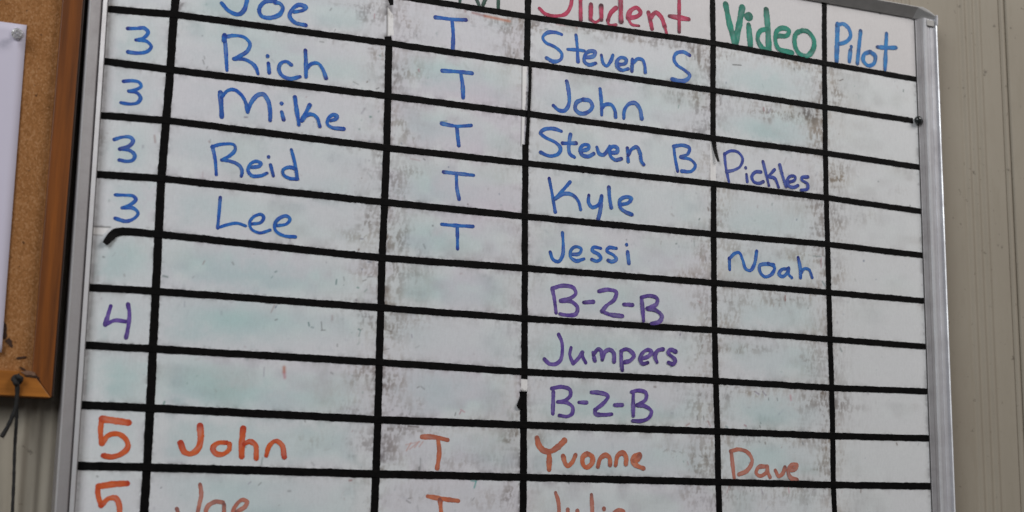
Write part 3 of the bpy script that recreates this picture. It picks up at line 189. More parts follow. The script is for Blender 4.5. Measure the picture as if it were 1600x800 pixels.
def mat_ink(name, thin, thick, pooled):
    n = Nodes(name)
    a = n.n('ShaderNodeAttribute'); a.attribute_name = 'ink'
    sep = n.n('ShaderNodeSeparateColor'); n.l(a.outputs['Color'], sep.inputs[0])
    f = n.noise(135, (1, 1, 1), 6, 0.68)
    c = n.mix(n.ramp(f, [(0.38, g3(0)), (0.60, g3(1))]), thin, thick)
    c = n.mix(sep.outputs[0], c, pooled)
    # dry marker: the felt tip leaves the enamel showing through a little along the middle of a stroke
    c = n.mix(sep.outputs[1], c, (0.52, 0.55, 0.60))
    n.set(Base_Color=c, Roughness=0.5, Specular_IOR_Level=0.3)
    return n.m
def mat_alu(name, base, dull=0.35, metal=0.65):
    n = Nodes(name)
    f = n.noise(55, (1, 1, 0.06), 5, 0.6)
    s = n.noise(35, (1, 1, 1), 6, 0.7)
    c = n.mix(1.0, n.ramp(f, [(0.25, tuple(v * 0.82 for v in base)), (0.7, base)]), n.ramp(s, [(0.3, (0.80, 0.78, 0.78)), (0.6, g3(1))]), 'MULTIPLY')
    n.set(Base_Color=c, Metallic=metal, Roughness=n.ramp(s, [(0.3, g3(dull + 0.18)), (0.7, g3(dull))]))
    n.bump(n.noise(700, (1, 1, 0.05), 3), 0.12, 0.0003)
    return n.m
def mat_wood(name, dark, light, along='Z'):
    n = Nodes(name)
    v = (1, 1, 0.05) if along == 'Z' else (0.05, 1, 1)
    f = n.noise(150, v, 6, 0.65)
    g = n.noise(22, v, 3, 0.5)
    c = n.ramp(f, [(0.28, dark), (0.5, tuple((a + b) / 2 for a, b in zip(dark, light))), (0.72, light)])
    c = n.mix(1.0, c, n.ramp(g, [(0.3, (0.72, 0.68, 0.64)), (0.65, g3(1))]), 'MULTIPLY')
    n.set(Base_Color=c, Roughness=0.42, Specular_IOR_Level=0.4)
    n.bump(f, 0.25, 0.0004)
    return n.m
def mat_cork():
    n = Nodes('cork')
    v = n.n('ShaderNodeTexVoronoi'); v.inputs['Scale'].default_value = 900
    n.l(n.mapping((1, 1, 0.7)), v.inputs['Vector'])
    sp = n.n('ShaderNodeSeparateColor'); n.l(v.outputs['Color'], sp.inputs[0])
    c = n.ramp(sp.outputs[0], [(0.0, (0.25, 0.112, 0.040)), (0.35, (0.30, 0.135, 0.050)), (0.7, (0.34, 0.160, 0.062)), (1.0, (0.40, 0.21, 0.098))])
    big = n.noise(28, (1, 1, 1), 5, 0.6)
    c = n.mix(1.0, c, n.ramp(big, [(0.3, (0.86, 0.82, 0.76)), (0.65, g3(1))]), 'MULTIPLY')
    spk = n.noise(170, (1, 1, 1), 3)
    c = n.mix(n.ramp(spk, [(0.655, g3(0)), (0.70, g3(0.8))]), c, (0.07, 0.03, 0.015))
    n.set(Base_Color=c, Roughness=0.9, Specular_IOR_Level=0.1)
    n.bump(sp.outputs[1], 0.4, 0.0006)
    return n.m
def mat_wall():
    n = Nodes('painted_siding')
    f = n.noise(5, (1, 1, 0.6), 5, 0.6)
    c = n.ramp(f, [(0.3, (0.305, 0.266, 0.212)), (0.55, (0.338, 0.300, 0.242)), (0.75, (0.358, 0.320, 0.264))])
    st = n.noise(90, (1, 1, 0.22), 5, 0.7)
    c = n.mix(1.0, c, n.ramp(st, [(0.25, (0.93, 0.925, 0.91)), (0.5, g3(1))]), 'MULTIPLY')
    sp = n.noise(120, (1, 1, 1), 3)
    c = n.mix(n.ramp(sp, [(0.67, g3(0)), (0.75, g3(0.6))]), c, (0.09, 0.075, 0.06))
    n.set(Base_Color=c, Roughness=0.62, Specular_IOR_Level=0.3)
    n.bump(n.noise(160, (1, 1, 0.5), 5), 0.12, 0.0005)
    return n.m
def mat_plain(name, c, rough=0.5, var=0.15, scale=120, metallic=0.0, **k):
    n = Nodes(name)
    f = n.noise(scale)
    n.set(Base_Color=n.ramp(f, [(0.3, tuple(v * (1 - var) for v in c)), (0.7, c)]), Roughness=rough, Metallic=metallic, **k)
    return n.m
M_BOARD = mat_board(); M_TAPE = mat_tape()
M_ALU = mat_alu('aluminium', (0.60, 0.60, 0.63), 0.46, 0.30)
M_ALU_EDGE = mat_alu('highlight_aluminium', (0.82, 0.82, 0.84), 0.32, 0.5)  # paler, smoother metal; ridge and lip highlights put into its colour
M_ALU_DULL = mat_alu('scuffed_aluminium', (0.47, 0.45, 0.455), 0.42)
M_CAP = mat_plain('grey_plastic_shaded_rail', (0.41, 0.395, 0.38), 0.45)  # plastic grey; on the top rail it puts shade into the colour
M_CAP_LIT = mat_plain('lit_moulded_plastic', (0.50, 0.49, 0.48), 0.5)  # paler cap grey; light from the left put into its colour
M_OAK = mat_wood('oak_upright', (0.105, 0.030, 0.004), (0.27, 0.078, 0.008), 'Z')
M_OAK_H = mat_wood('oak_crosspiece', (0.25, 0.082, 0.009), (0.48, 0.175, 0.024), 'X')
M_EDGE = mat_plain('dark_brown_shade', (0.040, 0.022, 0.016), 0.6)  # dark brown that deepens the gap's shade; also on the hidden backing
M_CORK = mat_cork(); M_WALL = mat_wall()
M_PAPER = mat_plain('white_paper', (0.57, 0.535, 0.64), 0.7, 0.03, 30)
M_CORD = mat_plain('black_cord', (0.012, 0.011, 0.011), 0.8, 0.4, 900)
M_DARK = mat_plain('torn_cork', (0.060, 0.026, 0.014), 0.95, 0.5, 300)
M_CHIP = mat_plain('splintered_wood', (0.22, 0.12, 0.075), 0.9, 0.4, 300)
M_BLACK = mat_plain('black_enamel_bead', (0.022, 0.026, 0.026), 0.16, 0.2, 60)
_n = Nodes('clear_plastic'); _n.set(Base_Color=(0.80, 0.79, 0.80), Roughness=0.14, IOR=1.45); _n.b.inputs['Transmission Weight'].default_value = 0.75
M_CLEAR = _n.m
M_GAP_SHADOW = mat_plain('gap_shadow_grey', (0.09, 0.085, 0.085), 0.7)  # dark grey for the painted shadow line along the rails
M_STEEL = mat_plain('pin_steel', (0.5, 0.5, 0.5), 0.3, 0.1, 60, 1.0)
INK = {
 'blue': mat_ink('blue_marker_ink', (0.024, 0.185, 0.53), (0.006, 0.080, 0.43), (0.014, 0.022, 0.20)),
 'indigo': mat_ink('indigo_marker_ink', (0.045, 0.090, 0.40), (0.020, 0.045, 0.31), (0.016, 0.018, 0.16)),
 'purple': mat_ink('purple_marker_ink', (0.175, 0.105, 0.38), (0.085, 0.038, 0.27), (0.040, 0.018, 0.13)),
 'orange': mat_ink('orange_marker_ink', (0.66, 0.135, 0.035), (0.62, 0.090, 0.014), (0.46, 0.05, 0.02)),
 'salmon': mat_ink('worn_orange_marker_ink', (0.60, 0.20, 0.10), (0.54, 0.13, 0.055), (0.28, 0.09, 0.07)),
 'pale_salmon': mat_ink('faded_red_marker_ink', (0.53, 0.215, 0.155), (0.47, 0.15, 0.10), (0.22, 0.09, 0.08)),
 'green': mat_ink('green_marker_ink', (0.001, 0.28, 0.19), (0.001, 0.19, 0.13), (0.006, 0.07, 0.05)),
 'sky_blue': mat_ink('light_blue_marker_ink', (0.020, 0.24, 0.56), (0.008, 0.15, 0.47), (0.018, 0.05, 0.17)),
 'crimson': mat_ink('crimson_marker_ink', (0.58, 0.040, 0.125), (0.42, 0.013, 0.060), (0.07, 0.010, 0.020)),
 'dark_green': mat_ink('dark_green_marker_ink', (0.018, 0.085, 0.055), (0.010, 0.050, 0.032), (0.006, 0.02, 0.014)),
}
INK_LABEL = {'blue': 'blue', 'indigo': 'dark blue', 'purple': 'purple', 'orange': 'orange', 'salmon': 'worn orange', 'pale_salmon': 'faded red',
             'green': 'green', 'sky_blue': 'light blue', 'crimson': 'crimson', 'dark_green': 'dark green'}

# ------------------------------------------------------------------ wall behind (fluted siding boards)
MM = 0.001
WALL_Y = 0.0135
def wall_depth(x):          # x in mm; returns y in mm, reeds stand towards the camera (negative)
    y = 13.5
    c = (x - (461.5 if x > 0 else 466.0)) % 100
    if c > 50: c -= 100
    if abs(c) <= 16.5:      # three rounded reeds
        y -= 2.0 * (.5 - .5 * math.cos(2 * math.pi * (c + 16.5) / 11)) - .8
    elif abs(c) < 20.5:
        y += .8 * (20.5 - abs(c)) / 4
    return y
wall = bpy.data.objects.new('wall', None); COL.objects.link(wall); wall['kind'] = 'structure'; wall['label'] = 'tan painted wall of fluted vertical siding behind the boards'
SEAMS = [-1187, -887, -587, -287, 13, 313, 613, 913, 1213, 1513]
for a, b in zip(SEAMS[:-1], SEAMS[1:]):
    bm = bmesh.new()
    xs = [a + 0.8]; x = a + 1.6
    prof = [(a + 0.8, 20), (a + 0.8, 16.0), (a + 2.0, 13.8)]
    x = a + 3.0
    while x < b - 11.5:
        prof.append((x, wall_depth(x))); x += 1.0
    prof += [(b - 11.0, 13.5), (b - 10.2, 16.4), (b - 8.4, 16.4), (b - 7.6, 13.4), (b - 2.0, 13.8), (b - 0.8, 16.0), (b - 0.8, 20)]
    rows = []
    for z in (-1100, -560, -470, -380, 0, 80, 150, 700):
        rows.append([bm.verts.new((px * MM, py * MM, z * MM)) for px, py in prof])
    for r0, r1 in zip(rows[:-1], rows[1:]):
        for k in range(len(prof) - 1):
            bm.faces.new((r0[k], r0[k + 1], r1[k + 1], r1[k]))
    o = mesh_obj('wall_panel', bm, M_WALL, wall, True)
bm = bmesh.new()
bmesh.ops.create_cube(bm, size=1, matrix=Matrix.Translation((0.157, 0.030, -0.2)) @ Matrix.Diagonal((2.7, 0.018, 1.8, 1)))
mesh_obj('wall_backing', bm, M_WALL, wall)

# ------------------------------------------------------------------ whiteboard
BX0, BX1, BZ0, BZ1 = -402.0, 471.0, -525.0, 68.0
board = thing('whiteboard', 'white schedule board ruled with black tape and covered in coloured marker writing', 'whiteboard', (0.0345, 0, BZ0 * MM))
OFF = Vector((-0.0345, 0, -BZ0 * MM))     # board coordinates -> local to the thing

def local(o): o.location = OFF; return o

def interp(pts, t, axis):
    xs = [p[axis] for p in pts]; ys = [p[1 - axis] for p in pts]
    if xs[0] > xs[-1]: xs = xs[::-1]; ys = ys[::-1]
    return np.interp(t, xs, ys)

def up2(rng, nx, nz, cx, cz):               # smooth value noise on the board grid, cells cx x cz mm
    w, h = BX1 - BX0, BZ1 - BZ0
    gx, gz = int(w / cx) + 4, int(h / cz) + 4
    g = rng.random((gz, gx))
    X = np.linspace(0, w / cx, nx); Z = np.linspace(0, h / cz, nz)
    xi = X.astype(int); xf = X - xi; xf = xf * xf * (3 - 2 * xf)
    zi = Z.astype(int); zf = Z - zi; zf = (zf * zf * (3 - 2 * zf))[:, None]
    A = g[zi][:, xi] * (1 - xf) + g[zi][:, xi + 1] * xf
    B = g[zi + 1][:, xi] * (1 - xf) + g[zi + 1][:, xi + 1] * xf
    return A * (1 - zf) + B * zf
def sstep(a, b, x):
    t = np.clip((x - a) / (b - a), 0, 1); return t * t * (3 - 2 * t)

STEP = 0.8
nx = int((BX1 - BX0) / STEP) + 1; nz = int((BZ1 - BZ0) / STEP) + 1
gx = np.linspace(BX0, BX1, nx); gz = np.linspace(BZ0, BZ1, nz)
GX, GZ = np.meshgrid(gx, gz)
rng = np.random.default_rng(11)
hz = [interp(h, gx, 0) for h in HORIZONTAL_TAPES] + [np.full(nx, -500.0)]
vx_mean = [BX0, -344, -142, 0.0, 209, 348, BX1]
vx = [np.full(nz, v) for v in vx_mean]
for k, v in VERTICAL_TAPES.items():
    if k != 3: vx[k] = interp(v, gz, 1)
# cell indices and distances to the four tapes of each cell
row = np.zeros((nz, nx), int); dT = np.full((nz, nx), 999.0); dB = np.full((nz, nx), 999.0)
for k, h in enumerate(hz):
    below = GZ < h[None, :]
    row += below
    d = h[None, :] - GZ
    dT = np.where(below, np.minimum(dT, d), dT)
    dB = np.where(~below, np.minimum(dB, -d), dB)
colm = np.zeros((nz, nx), int); dL = np.full((nz, nx), 999.0); dR = np.full((nz, nx), 999.0)
for k in range(1, 7):
    right = GX > vx[k][:, None]
    if k < 6: colm += right
    d = GX - vx[k][:, None]
    dL = np.where(right, np.minimum(dL, d), dL); dR = np.where(~right, np.minimum(dR, -d), dR)
dL = np.where(colm == 0, GX - BX0, dL)
dT -= 2.8; dB -= 2.8; dL -= 3.1; dR -= 3.1
CELL = {  # L, R, T, B dirt, teal haze, lilac haze, specks
 0: (.02, .05, .12, .10, .55, .45), 1: (.06, .30, .10, .10, .60, .55), 2: (.50, .30, .25, .18, .55, .75),
 3: (.28, .42, .24, .14, .50, .55), 4: (.34, .62, .42, .20, .50, .35), 5: (.50, .05, .12, .05, .12, .15)}
P = np.zeros((6, 12, 6))
for c in range(6):
    for r in range(12):
        P[c, r] = np.array(CELL[c]) * (0.55 + 0.8 * rng.random(6)) * (0.12 if r == 0 else 1.0)
P[4, 2, 2] = .9; P[4, 1, 2] = .55; P[4, 6, 2] = .55; P[4, 8, 2] = .6; P[4, 9, 1] = .75; P[4, 5, 1] = .7; P[4, 6, 1] = .6
P[3, 1, 2] = .55; P[3, 2, 1] = .7; P[3, 1, 1] = .75; P[3, 9, 1] = .6; P[2, 1, 2] = .45; P[2, 1, 1] = .6; P[2, 9, 0] = .6; P[2, 6, 0] = .6
P[1, 5, 1] = .5; P[1, 8, 1] = .55; P[1, 3, 1] = .4; P[5, 1, 0] = .7; P[5, 3, 0] = .65; P[5, 4, 0] = .6; P[5, 8, 0] = .6; P[4, 10, 2] = .5; P[2, 10, 0] = .2
par = P[np.clip(colm, 0, 5), np.clip(row, 0, 11)]
n_big = up2(rng, nx, nz, 42, 26); n_mid = up2(rng, nx, nz, 13, 10); n_sm = up2(rng, nx, nz, 4.2, 3.6); n_f = up2(rng, nx, nz, 1.9, 1.7)
n_v = up2(rng, nx, nz, 2.2, 11) * .6 + up2(rng, nx, nz, 1.3, 6) * .4           # vertical wiping streaks
n_h = up2(rng, nx, nz, 14, 2.0)
_a = up2(rng, nx, nz, 1.5, 16); _b = up2(rng, nx, nz, 1.7, 12); n_d = np.empty_like(_a)   # slanting wipe marks
for k in range(nz):
    n_d[k] = .5 * np.roll(_a[k], int(k * .35)) + .5 * np.roll(_b[k], -int(k * .22))
wob = (n_mid - .5) * 14 + (n_sm - .5) * 7
fx = lambda d, w: np.exp(-np.clip(d + wob * w / 22, 0, None) / w)
dirt = par[..., 0] * fx(dL, 17) + par[..., 1] * fx(dR, 21) + par[..., 2] * fx(dT, 6.5) + par[..., 3] * fx(dB, 5)
tex = (.20 * n_sm + .24 * n_v + .12 * n_f + .12 * n_h + .32 * n_d)
dirt = dirt * (0.30 + 2.2 * sstep(.40, .72, tex)) * (0.55 + .9 * n_mid)
wide = sstep(.45, .8, n_big * .6 + n_mid * .4) * par[..., 0:4].max(-1) * .30
dirt = np.clip(dirt * .42 + wide * (.4 + tex), 0, 1.1)
# dark crumbs of old ink against the tape edges
edge = np.minimum(np.minimum(dT, dB), np.minimum(dL, dR))
crumb = np.exp(-np.clip(edge, 0, None) / 1.5) * sstep(.43, .66, n_sm * .4 + n_mid * .35 + n_f * .25) * np.where(row == 0, .25, 1) * np.where(colm == 5, .5, 1) * np.where((colm == 0) & (dL < 4), .35, 1)
# hazes of wiped ink
cellc = np.minimum(sstep(3, 30, np.minimum(dL, dR) + wob), sstep(0, 15, np.minimum(dT, dB) + wob * .5))
teal = .55 * par[..., 4] * cellc * (.45 + 1.1 * sstep(.25, .75, n_big)) * (.75 + .5 * n_mid)
lilac = par[..., 5] * sstep(.35, .8, 1 - n_big * .7 + (n_mid - .5) * .5) * .8
tone = np.array([1.0, 1.0, 1.0])
base = np.ones((nz, nx, 3)) * np.array([.722, .740, .754])
base[row == 0] = (.670, .648, .655)
base = np.where((colm == 5)[..., None], base * np.array([1.0, .995, .985]), base)
def tint(img, m, c): return img * (1 - m[..., None] * (1 - np.array(c)))
img = tint(base, np.clip(teal, 0, 1), (.80, .935, .925))
img = tint(img, np.clip(lilac, 0, 1), (.97, .89, .95))
warm = up2(rng, nx, nz, 26, 18)
dc = np.stack([.36 + .14 * warm, .33 + .07 * warm, .33 - .03 * warm], -1)
img = img * (1 - dirt[..., None] * (1 - dc))
img = img * (1 - np.clip(crumb * .62, 0, 1)[..., None] * (1 - np.array([.16, .14, .14])))
# small left-over dots and ticks of ink
def stroke(x, z, lx, lz, w, c, a):
    x0, x1 = sorted((x, x + lx)); z0, z1 = sorted((z, z + lz)); m = 3 * w + 1
    i0, i1 = np.searchsorted(gx, [x0 - m, x1 + m]); k0, k1 = np.searchsorted(gz, [z0 - m, z1 + m])
    if i1 <= i0 or k1 <= k0: return
    X = GX[k0:k1, i0:i1]; Z = GZ[k0:k1, i0:i1]; L2 = lx * lx + lz * lz + 1e-6
    t = np.clip(((X - x) * lx + (Z - z) * lz) / L2, 0, 1)
    d = np.hypot(X - x - t * lx, Z - z - t * lz)
    al = (a * np.exp(-(d / w) ** 2))[..., None]
    img[k0:k1, i0:i1] = img[k0:k1, i0:i1] * (1 - al) + np.array(c) * al
SP = [(.08, .08, .09), (.10, .16, .15), (.16, .10, .08), (.06, .10, .20), (.30, .12, .12), (.08, .22, .18), (.2, .17, .24)]
zones = [(-345, -142, .22), (-180, -145, .18), (-142, 0, .16), (0, 209, .12), (150, 209, .14), (209, 348, .24), (348, 400, .10), (348, 471, .06), (-402, -345, .06)]
zw = np.array([z[2] for z in zones]); zw /= zw.sum()
for _ in range(760):
    za = zones[rng.choice(len(zones), p=zw)]
    x = rng.uniform(za[0] + 4, za[1] - 4); z = rng.uniform(BZ0, -4)
    ang = rng.choice([0.0, 1.57, 1.2, 2.2]) + rng.normal(0, .3); ln = rng.exponential(1.6)
    stroke(x, z, ln * math.cos(ang), ln * math.sin(ang), rng.uniform(.45, 1.0), SP[rng.integers(len(SP))], min(.8, rng.exponential(.20)))
for _ in range(170):                                   # pale ghost ticks where letters were wiped
    x = rng.uniform(-340, 345); z = rng.uniform(BZ0, -6)
    stroke(x, z, rng.normal(0, 2.5), rng.normal(0, 4), rng.uniform(.8, 1.4), SP[rng.integers(len(SP))], rng.uniform(.04, .12))
# particular marks the board carries (board millimetres)
def fill_poly(pts, c, a=1.0):
    inside = np.zeros(GX.shape, bool); n = len(pts)
    for i in range(n):
        (xa, za), (xb, zb) = pts[i], pts[(i + 1) % n]
        cond = ((za > GZ) != (zb > GZ)) & (GX < (xb - xa) * (GZ - za) / (zb - za + 1e-9) + xa)
        inside ^= cond
    img[inside] = img[inside] * (1 - a) + np.array(c) * a
CLEAN = (.88, .86, .85)
for k in ('clean2', 'clean3', 'clean3b', 'clean4', 'clean5'): fill_poly(MARKS[k], CLEAN, .9)
def pline(pts, w, c, a):
    for (xa, za), (xb, zb) in zip(pts[:-1], pts[1:]): stroke(xa, za, xb - xa, zb - za, w, c, a)
pline(MARKS['clean5'][:2], .7, (.07, .07, .07), .8); pline(MARKS['clean5'][2:][::-1], .6, (.1, .1, .1), .5)
c3 = MARKS['clean3']; pline([c3[0], c3[5], c3[4]], .6, (.08, .07, .07), .75)
c2 = MARKS['clean2']; pline([c2[0], c2[3]], .8, (.06, .05, .05), .8)
KCOL = {'black': (.03, .03, .03), 'brown': (.09, .06, .045), 'red': (.30, .06, .05), 'pink': (.55, .17, .22), 'teal': (.03, .33, .30), 'teal_dark': (.05, .15, .15),
        'orange': (.50, .14, .05), 'salmon': (.55, .22, .17), 'violet': (.20, .14, .24), 'grey': (.13, .125, .125), 'crimson': (.35, .05, .10)}
wx = GX + (n_sm - .5) * 9 + (n_mid - .5) * 16; wz = GZ + (n_sm - .5) * 5 + (n_mid - .5) * 9
n_ff = up2(rng, nx, nz, 1.1, 1.3)
streak = sstep(.42, .60, .24 * n_v + .14 * n_sm + .12 * n_f + .12 * n_ff + .10 * n_h + .28 * n_d)
inside = np.clip(np.minimum(np.minimum(dT, dB), np.minimum(dL, dR)) / 1.0, 0, 1)
for x, z, rx, rz, kd, a in STAINS:
    gm = np.exp(-(((wx - x) / rx) ** 2 + ((wz - z) / rz) ** 2) * 1.1)
    if kd == 'teal': img = tint(img, np.clip(gm ** .7 * a * .85 * inside, 0, 1), (.74, .91, .89))
    elif kd == 'lilac': img = tint(img, np.clip(gm * a * .7, 0, 1), (.975, .90, .95))
    else:
        m = np.clip(gm * a * (.15 + 1.0 * streak), 0, .88)
        img = img * (1 - m[..., None] * (1 - dc))
for x0, z0, x1, z1, w, kd, a in TICKS: stroke(x0, z0, x1 - x0, z1 - z0, max(.62, w), KCOL[kd], a)
img = np.clip(img, .01, .9)

verts = np.stack([GX * MM, np.zeros_like(GX), GZ * MM], -1).reshape(-1, 3)
idx = np.arange(nx * nz).reshape(nz, nx)
quads = np.stack([idx[:-1, :-1], idx[:-1, 1:], idx[1:, 1:], idx[1:, :-1]], -1).reshape(-1, 4)
me = bpy.data.meshes.new('writing_surface')
me.vertices.add(len(verts)); me.vertices.foreach_set('co', verts.astype(np.float32).ravel())
me.loops.add(quads.size); me.loops.foreach_set('vertex_index', quads.astype(np.int32).ravel())
me.polygons.add(len(quads)); me.polygons.foreach_set('loop_start', (np.arange(len(quads)) * 4).astype(np.int32))
me.update(calc_edges=True)
at = me.color_attributes.new('stain', 'FLOAT_COLOR', 'POINT')
rgba = np.concatenate([img.reshape(-1, 3), np.ones((nx * nz, 1))], 1).astype(np.float32)
at.data.foreach_set('color', rgba.ravel())
me.materials.append(M_BOARD)
local(link(bpy.data.objects.new('writing_surface', me), board))
bm = bmesh.new()
bmesh.ops.create_cube(bm, size=1, matrix=Matrix.Translation(((BX0 + BX1) / 2 * MM, 0.0052, (BZ0 + BZ1) / 2 * MM)) @ Matrix.Diagonal(((BX1 - BX0 + 8) * MM, 0.010, (BZ1 - BZ0 + 8) * MM, 1)))
local(mesh_obj('backing_board', bm, M_CAP, board))

# frame rails: an extruded aluminium section with a lip, groove and bead
PROFILE = [(0, 1), (.4, 1.4), (1.9, 5.6), (2.4, 5.4), (3.4, 8.0), (3.9, 9.6), (5.0, 10.3), (6.2, 10.0), (7.6, 9.3), (9.6, 8.9), (10.0, 8.1), (10.6, 8.9), (13.2, 9.4),
           (14.0, 9.7), (14.5, 12.0), (15.1, 12.9), (15.7, 12.4), (15.9, 10.8), (15.9, -12.5), (2, -12.5)]
PROFILE_LEFT = [(0, 1), (0, 6.4), (.7, 7.6), (4.2, 8.2), (4.9, 6.2), (5.4, 6.2), (5.8, 8.6), (6.6, 9.4), (14.6, 10.2), (15.6, 11.0), (16.0, 10.2), (16.4, 9.2), (16.4, -12.5), (2, -12.5)]
for _x in (BX0 + .1, BX1 - 1.0):  # dark strips added as the shadow line between rail and surface
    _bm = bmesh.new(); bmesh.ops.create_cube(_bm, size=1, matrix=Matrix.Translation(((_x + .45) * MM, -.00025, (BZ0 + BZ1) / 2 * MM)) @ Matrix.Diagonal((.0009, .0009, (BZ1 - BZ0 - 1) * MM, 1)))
    local(mesh_obj('gap_shadow_strip', _bm, M_GAP_SHADOW, board))
PROFILE_TOP = [(0, 1), (0, 2.0), (8.4, 11.0), (9.4, 12.0), (10.4, 11.6), (10.6, 10.6), (10.6, -12.5), (2, -12.5)]
def rail(profile, p0, p1, out, mat, su=1.0, label=None, highlit=()):
    bm = bmesh.new(); n = len(profile)
    segs = 24; rings = []
    for s in range(segs + 1):
        t = s / segs
        bx, bz = p0[0] + (p1[0] - p0[0]) * t, p0[1] + (p1[1] - p0[1]) * t
        rings.append([bm.verts.new(((bx + out[0] * u * su) * MM, -h * MM, (bz + out[1] * u * su) * MM)) for u, h in profile])
    for a, b in zip(rings[:-1], rings[1:]):
        for k in range(n):
            f = bm.faces.new((a[k], a[(k + 1) % n], b[(k + 1) % n], b[k]))
            if k in highlit: f.material_index = 1
            elif mat is M_ALU and k < 4: f.material_index = 2
    bm.faces.new(rings[0]); bm.faces.new(rings[-1][::-1])
    bmesh.ops.recalc_face_normals(bm, faces=bm.faces)
    o = local(mesh_obj('frame_rail', bm, mat, board)); o.data.materials.append(M_ALU_EDGE); o.data.materials.append(M_ALU_DULL)
    if label: o['label'] = label
    return o
rail(PROFILE_LEFT, (BX0, BZ0 - 10), (BX0, BZ1 + 10.5), (-1, 0), M_ALU_DULL, 1.0, 'scuffed grey left rail of the aluminium frame', (2, 8, 9))
rail(PROFILE, (BX1, BZ0 - 10), (BX1, BZ1 - 1.0), (1, 0), M_ALU, 1.32, 'bright grooved right rail of the aluminium frame', (4, 5, 14, 15))
rail(PROFILE_TOP, (BX0 - 2, BZ1), (BX1 + 0.5, BZ1), (0, 1), M_CAP, 1.0, 'shaded top rail of the aluminium frame')  # darker than the side rails: downward shade is in the colour
rail(PROFILE_TOP, (BX0 - 2, BZ0), (BX1 + 2, BZ0), (0, -1), M_ALU_DULL, 1.0)
def hull(name, pts, mat, parent, bevel=0.0004):
    bm = bmesh.new()
    for p in pts: bm.verts.new((p[0] * MM, -p[1] * MM, p[2] * MM))
    bmesh.ops.convex_hull(bm, input=bm.verts)
    bmesh.ops.delete(bm, geom=[v for v in bm.verts if not v.link_faces], context='VERTS')
    if bevel: bmesh.ops.bevel(bm, geom=list(bm.edges), offset=bevel, segments=2, affect='EDGES', profile=.6)
    bmesh.ops.recalc_face_normals(bm, faces=bm.faces)
    return mesh_obj(name, bm, mat, parent)
# corner cap: (x, height, z)
cap = local(hull('corner_cap', [(BX1 - 3.5, 1, BZ1 - .4), (BX1 - 3.5, 2, BZ1 - .4), (BX1 - 5, 11.8, BZ1 + 9.2), (BX1 + 1.5, 12.6, BZ1 + 10.6), (BX1 + 21.2, 12.2, BZ1 + 1.6),
      (BX1 + 21.2, 9.5, BZ1 - 1.2), (BX1 + 1, 1.5, BZ1 - 1.0), (BX1 + 10, 12.2, BZ1 + 8.0), (BX1 + 20, 10, BZ1 + 4.5), (BX1 - 3.5, -10, BZ1 + 9), (BX1 + 20, -10, BZ1 + 4.5), (BX1 + 20, -10, BZ1 - .8), (BX1 - 3.5, -10, BZ1 - .2)], M_CAP_LIT, board, .0005))
cap['label'] = 'pale grey corner cap of the frame'
local(hull('corner_tab', [(BX1 + 7.8, 8.5, BZ1 - 10.5), (BX1 + 18.2, 8.5, BZ1 - 10.5), (BX1 + 7.8, 11.2, BZ1 - 9.8), (BX1 + 18.0, 11.2, BZ1 - 9.8), (BX1 + 7.8, 11.2, BZ1 - 3), (BX1 + 18.2, 11.2, BZ1 - 3), (BX1 + 7.8, 6, BZ1 - 3), (BX1 + 18.2, 6, BZ1 - 3)], M_CAP, board, .0006))
local(hull('rail_end', [(BX1 + 19.0, 4, BZ1 - 9), (BX1 + 21.2, 4, BZ1 - 9), (BX1 + 19.0, 13.6, BZ1 - 8.5), (BX1 + 21.2, 13.6, BZ1 - 8.5), (BX1 + 19.0, 14.2, BZ1 + 3.2), (BX1 + 21.2, 14.2, BZ1 + 3.2), (BX1 + 19.0, 4, BZ1 + 3.2), (BX1 + 21.2, 4, BZ1 + 3.2)], M_ALU, board, .0006))

# ------------------------------------------------------------------ ribbons: tape and ink
def smooth_path(pts, step):
    P_ = [Vector(p) for p in pts]
    if len(P_) == 2:
        L = (P_[1] - P_[0]).length; n = max(2, int(L / step))
        return [P_[0].lerp(P_[1], i / n) for i in range(n + 1)]
    P_ = [P_[0] * 2 - P_[1]] + P_ + [P_[-1] * 2 - P_[-2]]
    out = []
    for i in range(1, len(P_) - 2):
        p0, p1, p2, p3 = P_[i - 1:i + 3]
        t0 = 0; t1 = t0 + max(1e-3, (p1 - p0).length) ** .5; t2 = t1 + max(1e-3, (p2 - p1).length) ** .5; t3 = t2 + max(1e-3, (p3 - p2).length) ** .5
        n = max(2, int((p2 - p1).length / step))
        for k in range(n):
            t = t1 + (t2 - t1) * k / n
            a1 = p0 * ((t1 - t) / (t1 - t0)) + p1 * ((t - t0) / (t1 - t0)); a2 = p1 * ((t2 - t) / (t2 - t1)) + p2 * ((t - t1) / (t2 - t1)); a3 = p2 * ((t3 - t) / (t3 - t2)) + p3 * ((t - t2) / (t3 - t2))
            b1 = a1 * ((t2 - t) / (t2 - t0)) + a2 * ((t - t0) / (t2 - t0)); b2 = a2 * ((t3 - t) / (t3 - t1)) + a3 * ((t - t1) / (t3 - t1))
            out.append(b1 * ((t2 - t) / (t2 - t1)) + b2 * ((t - t1) / (t2 - t1)))
    out.append(P_[-2].copy())
    return out

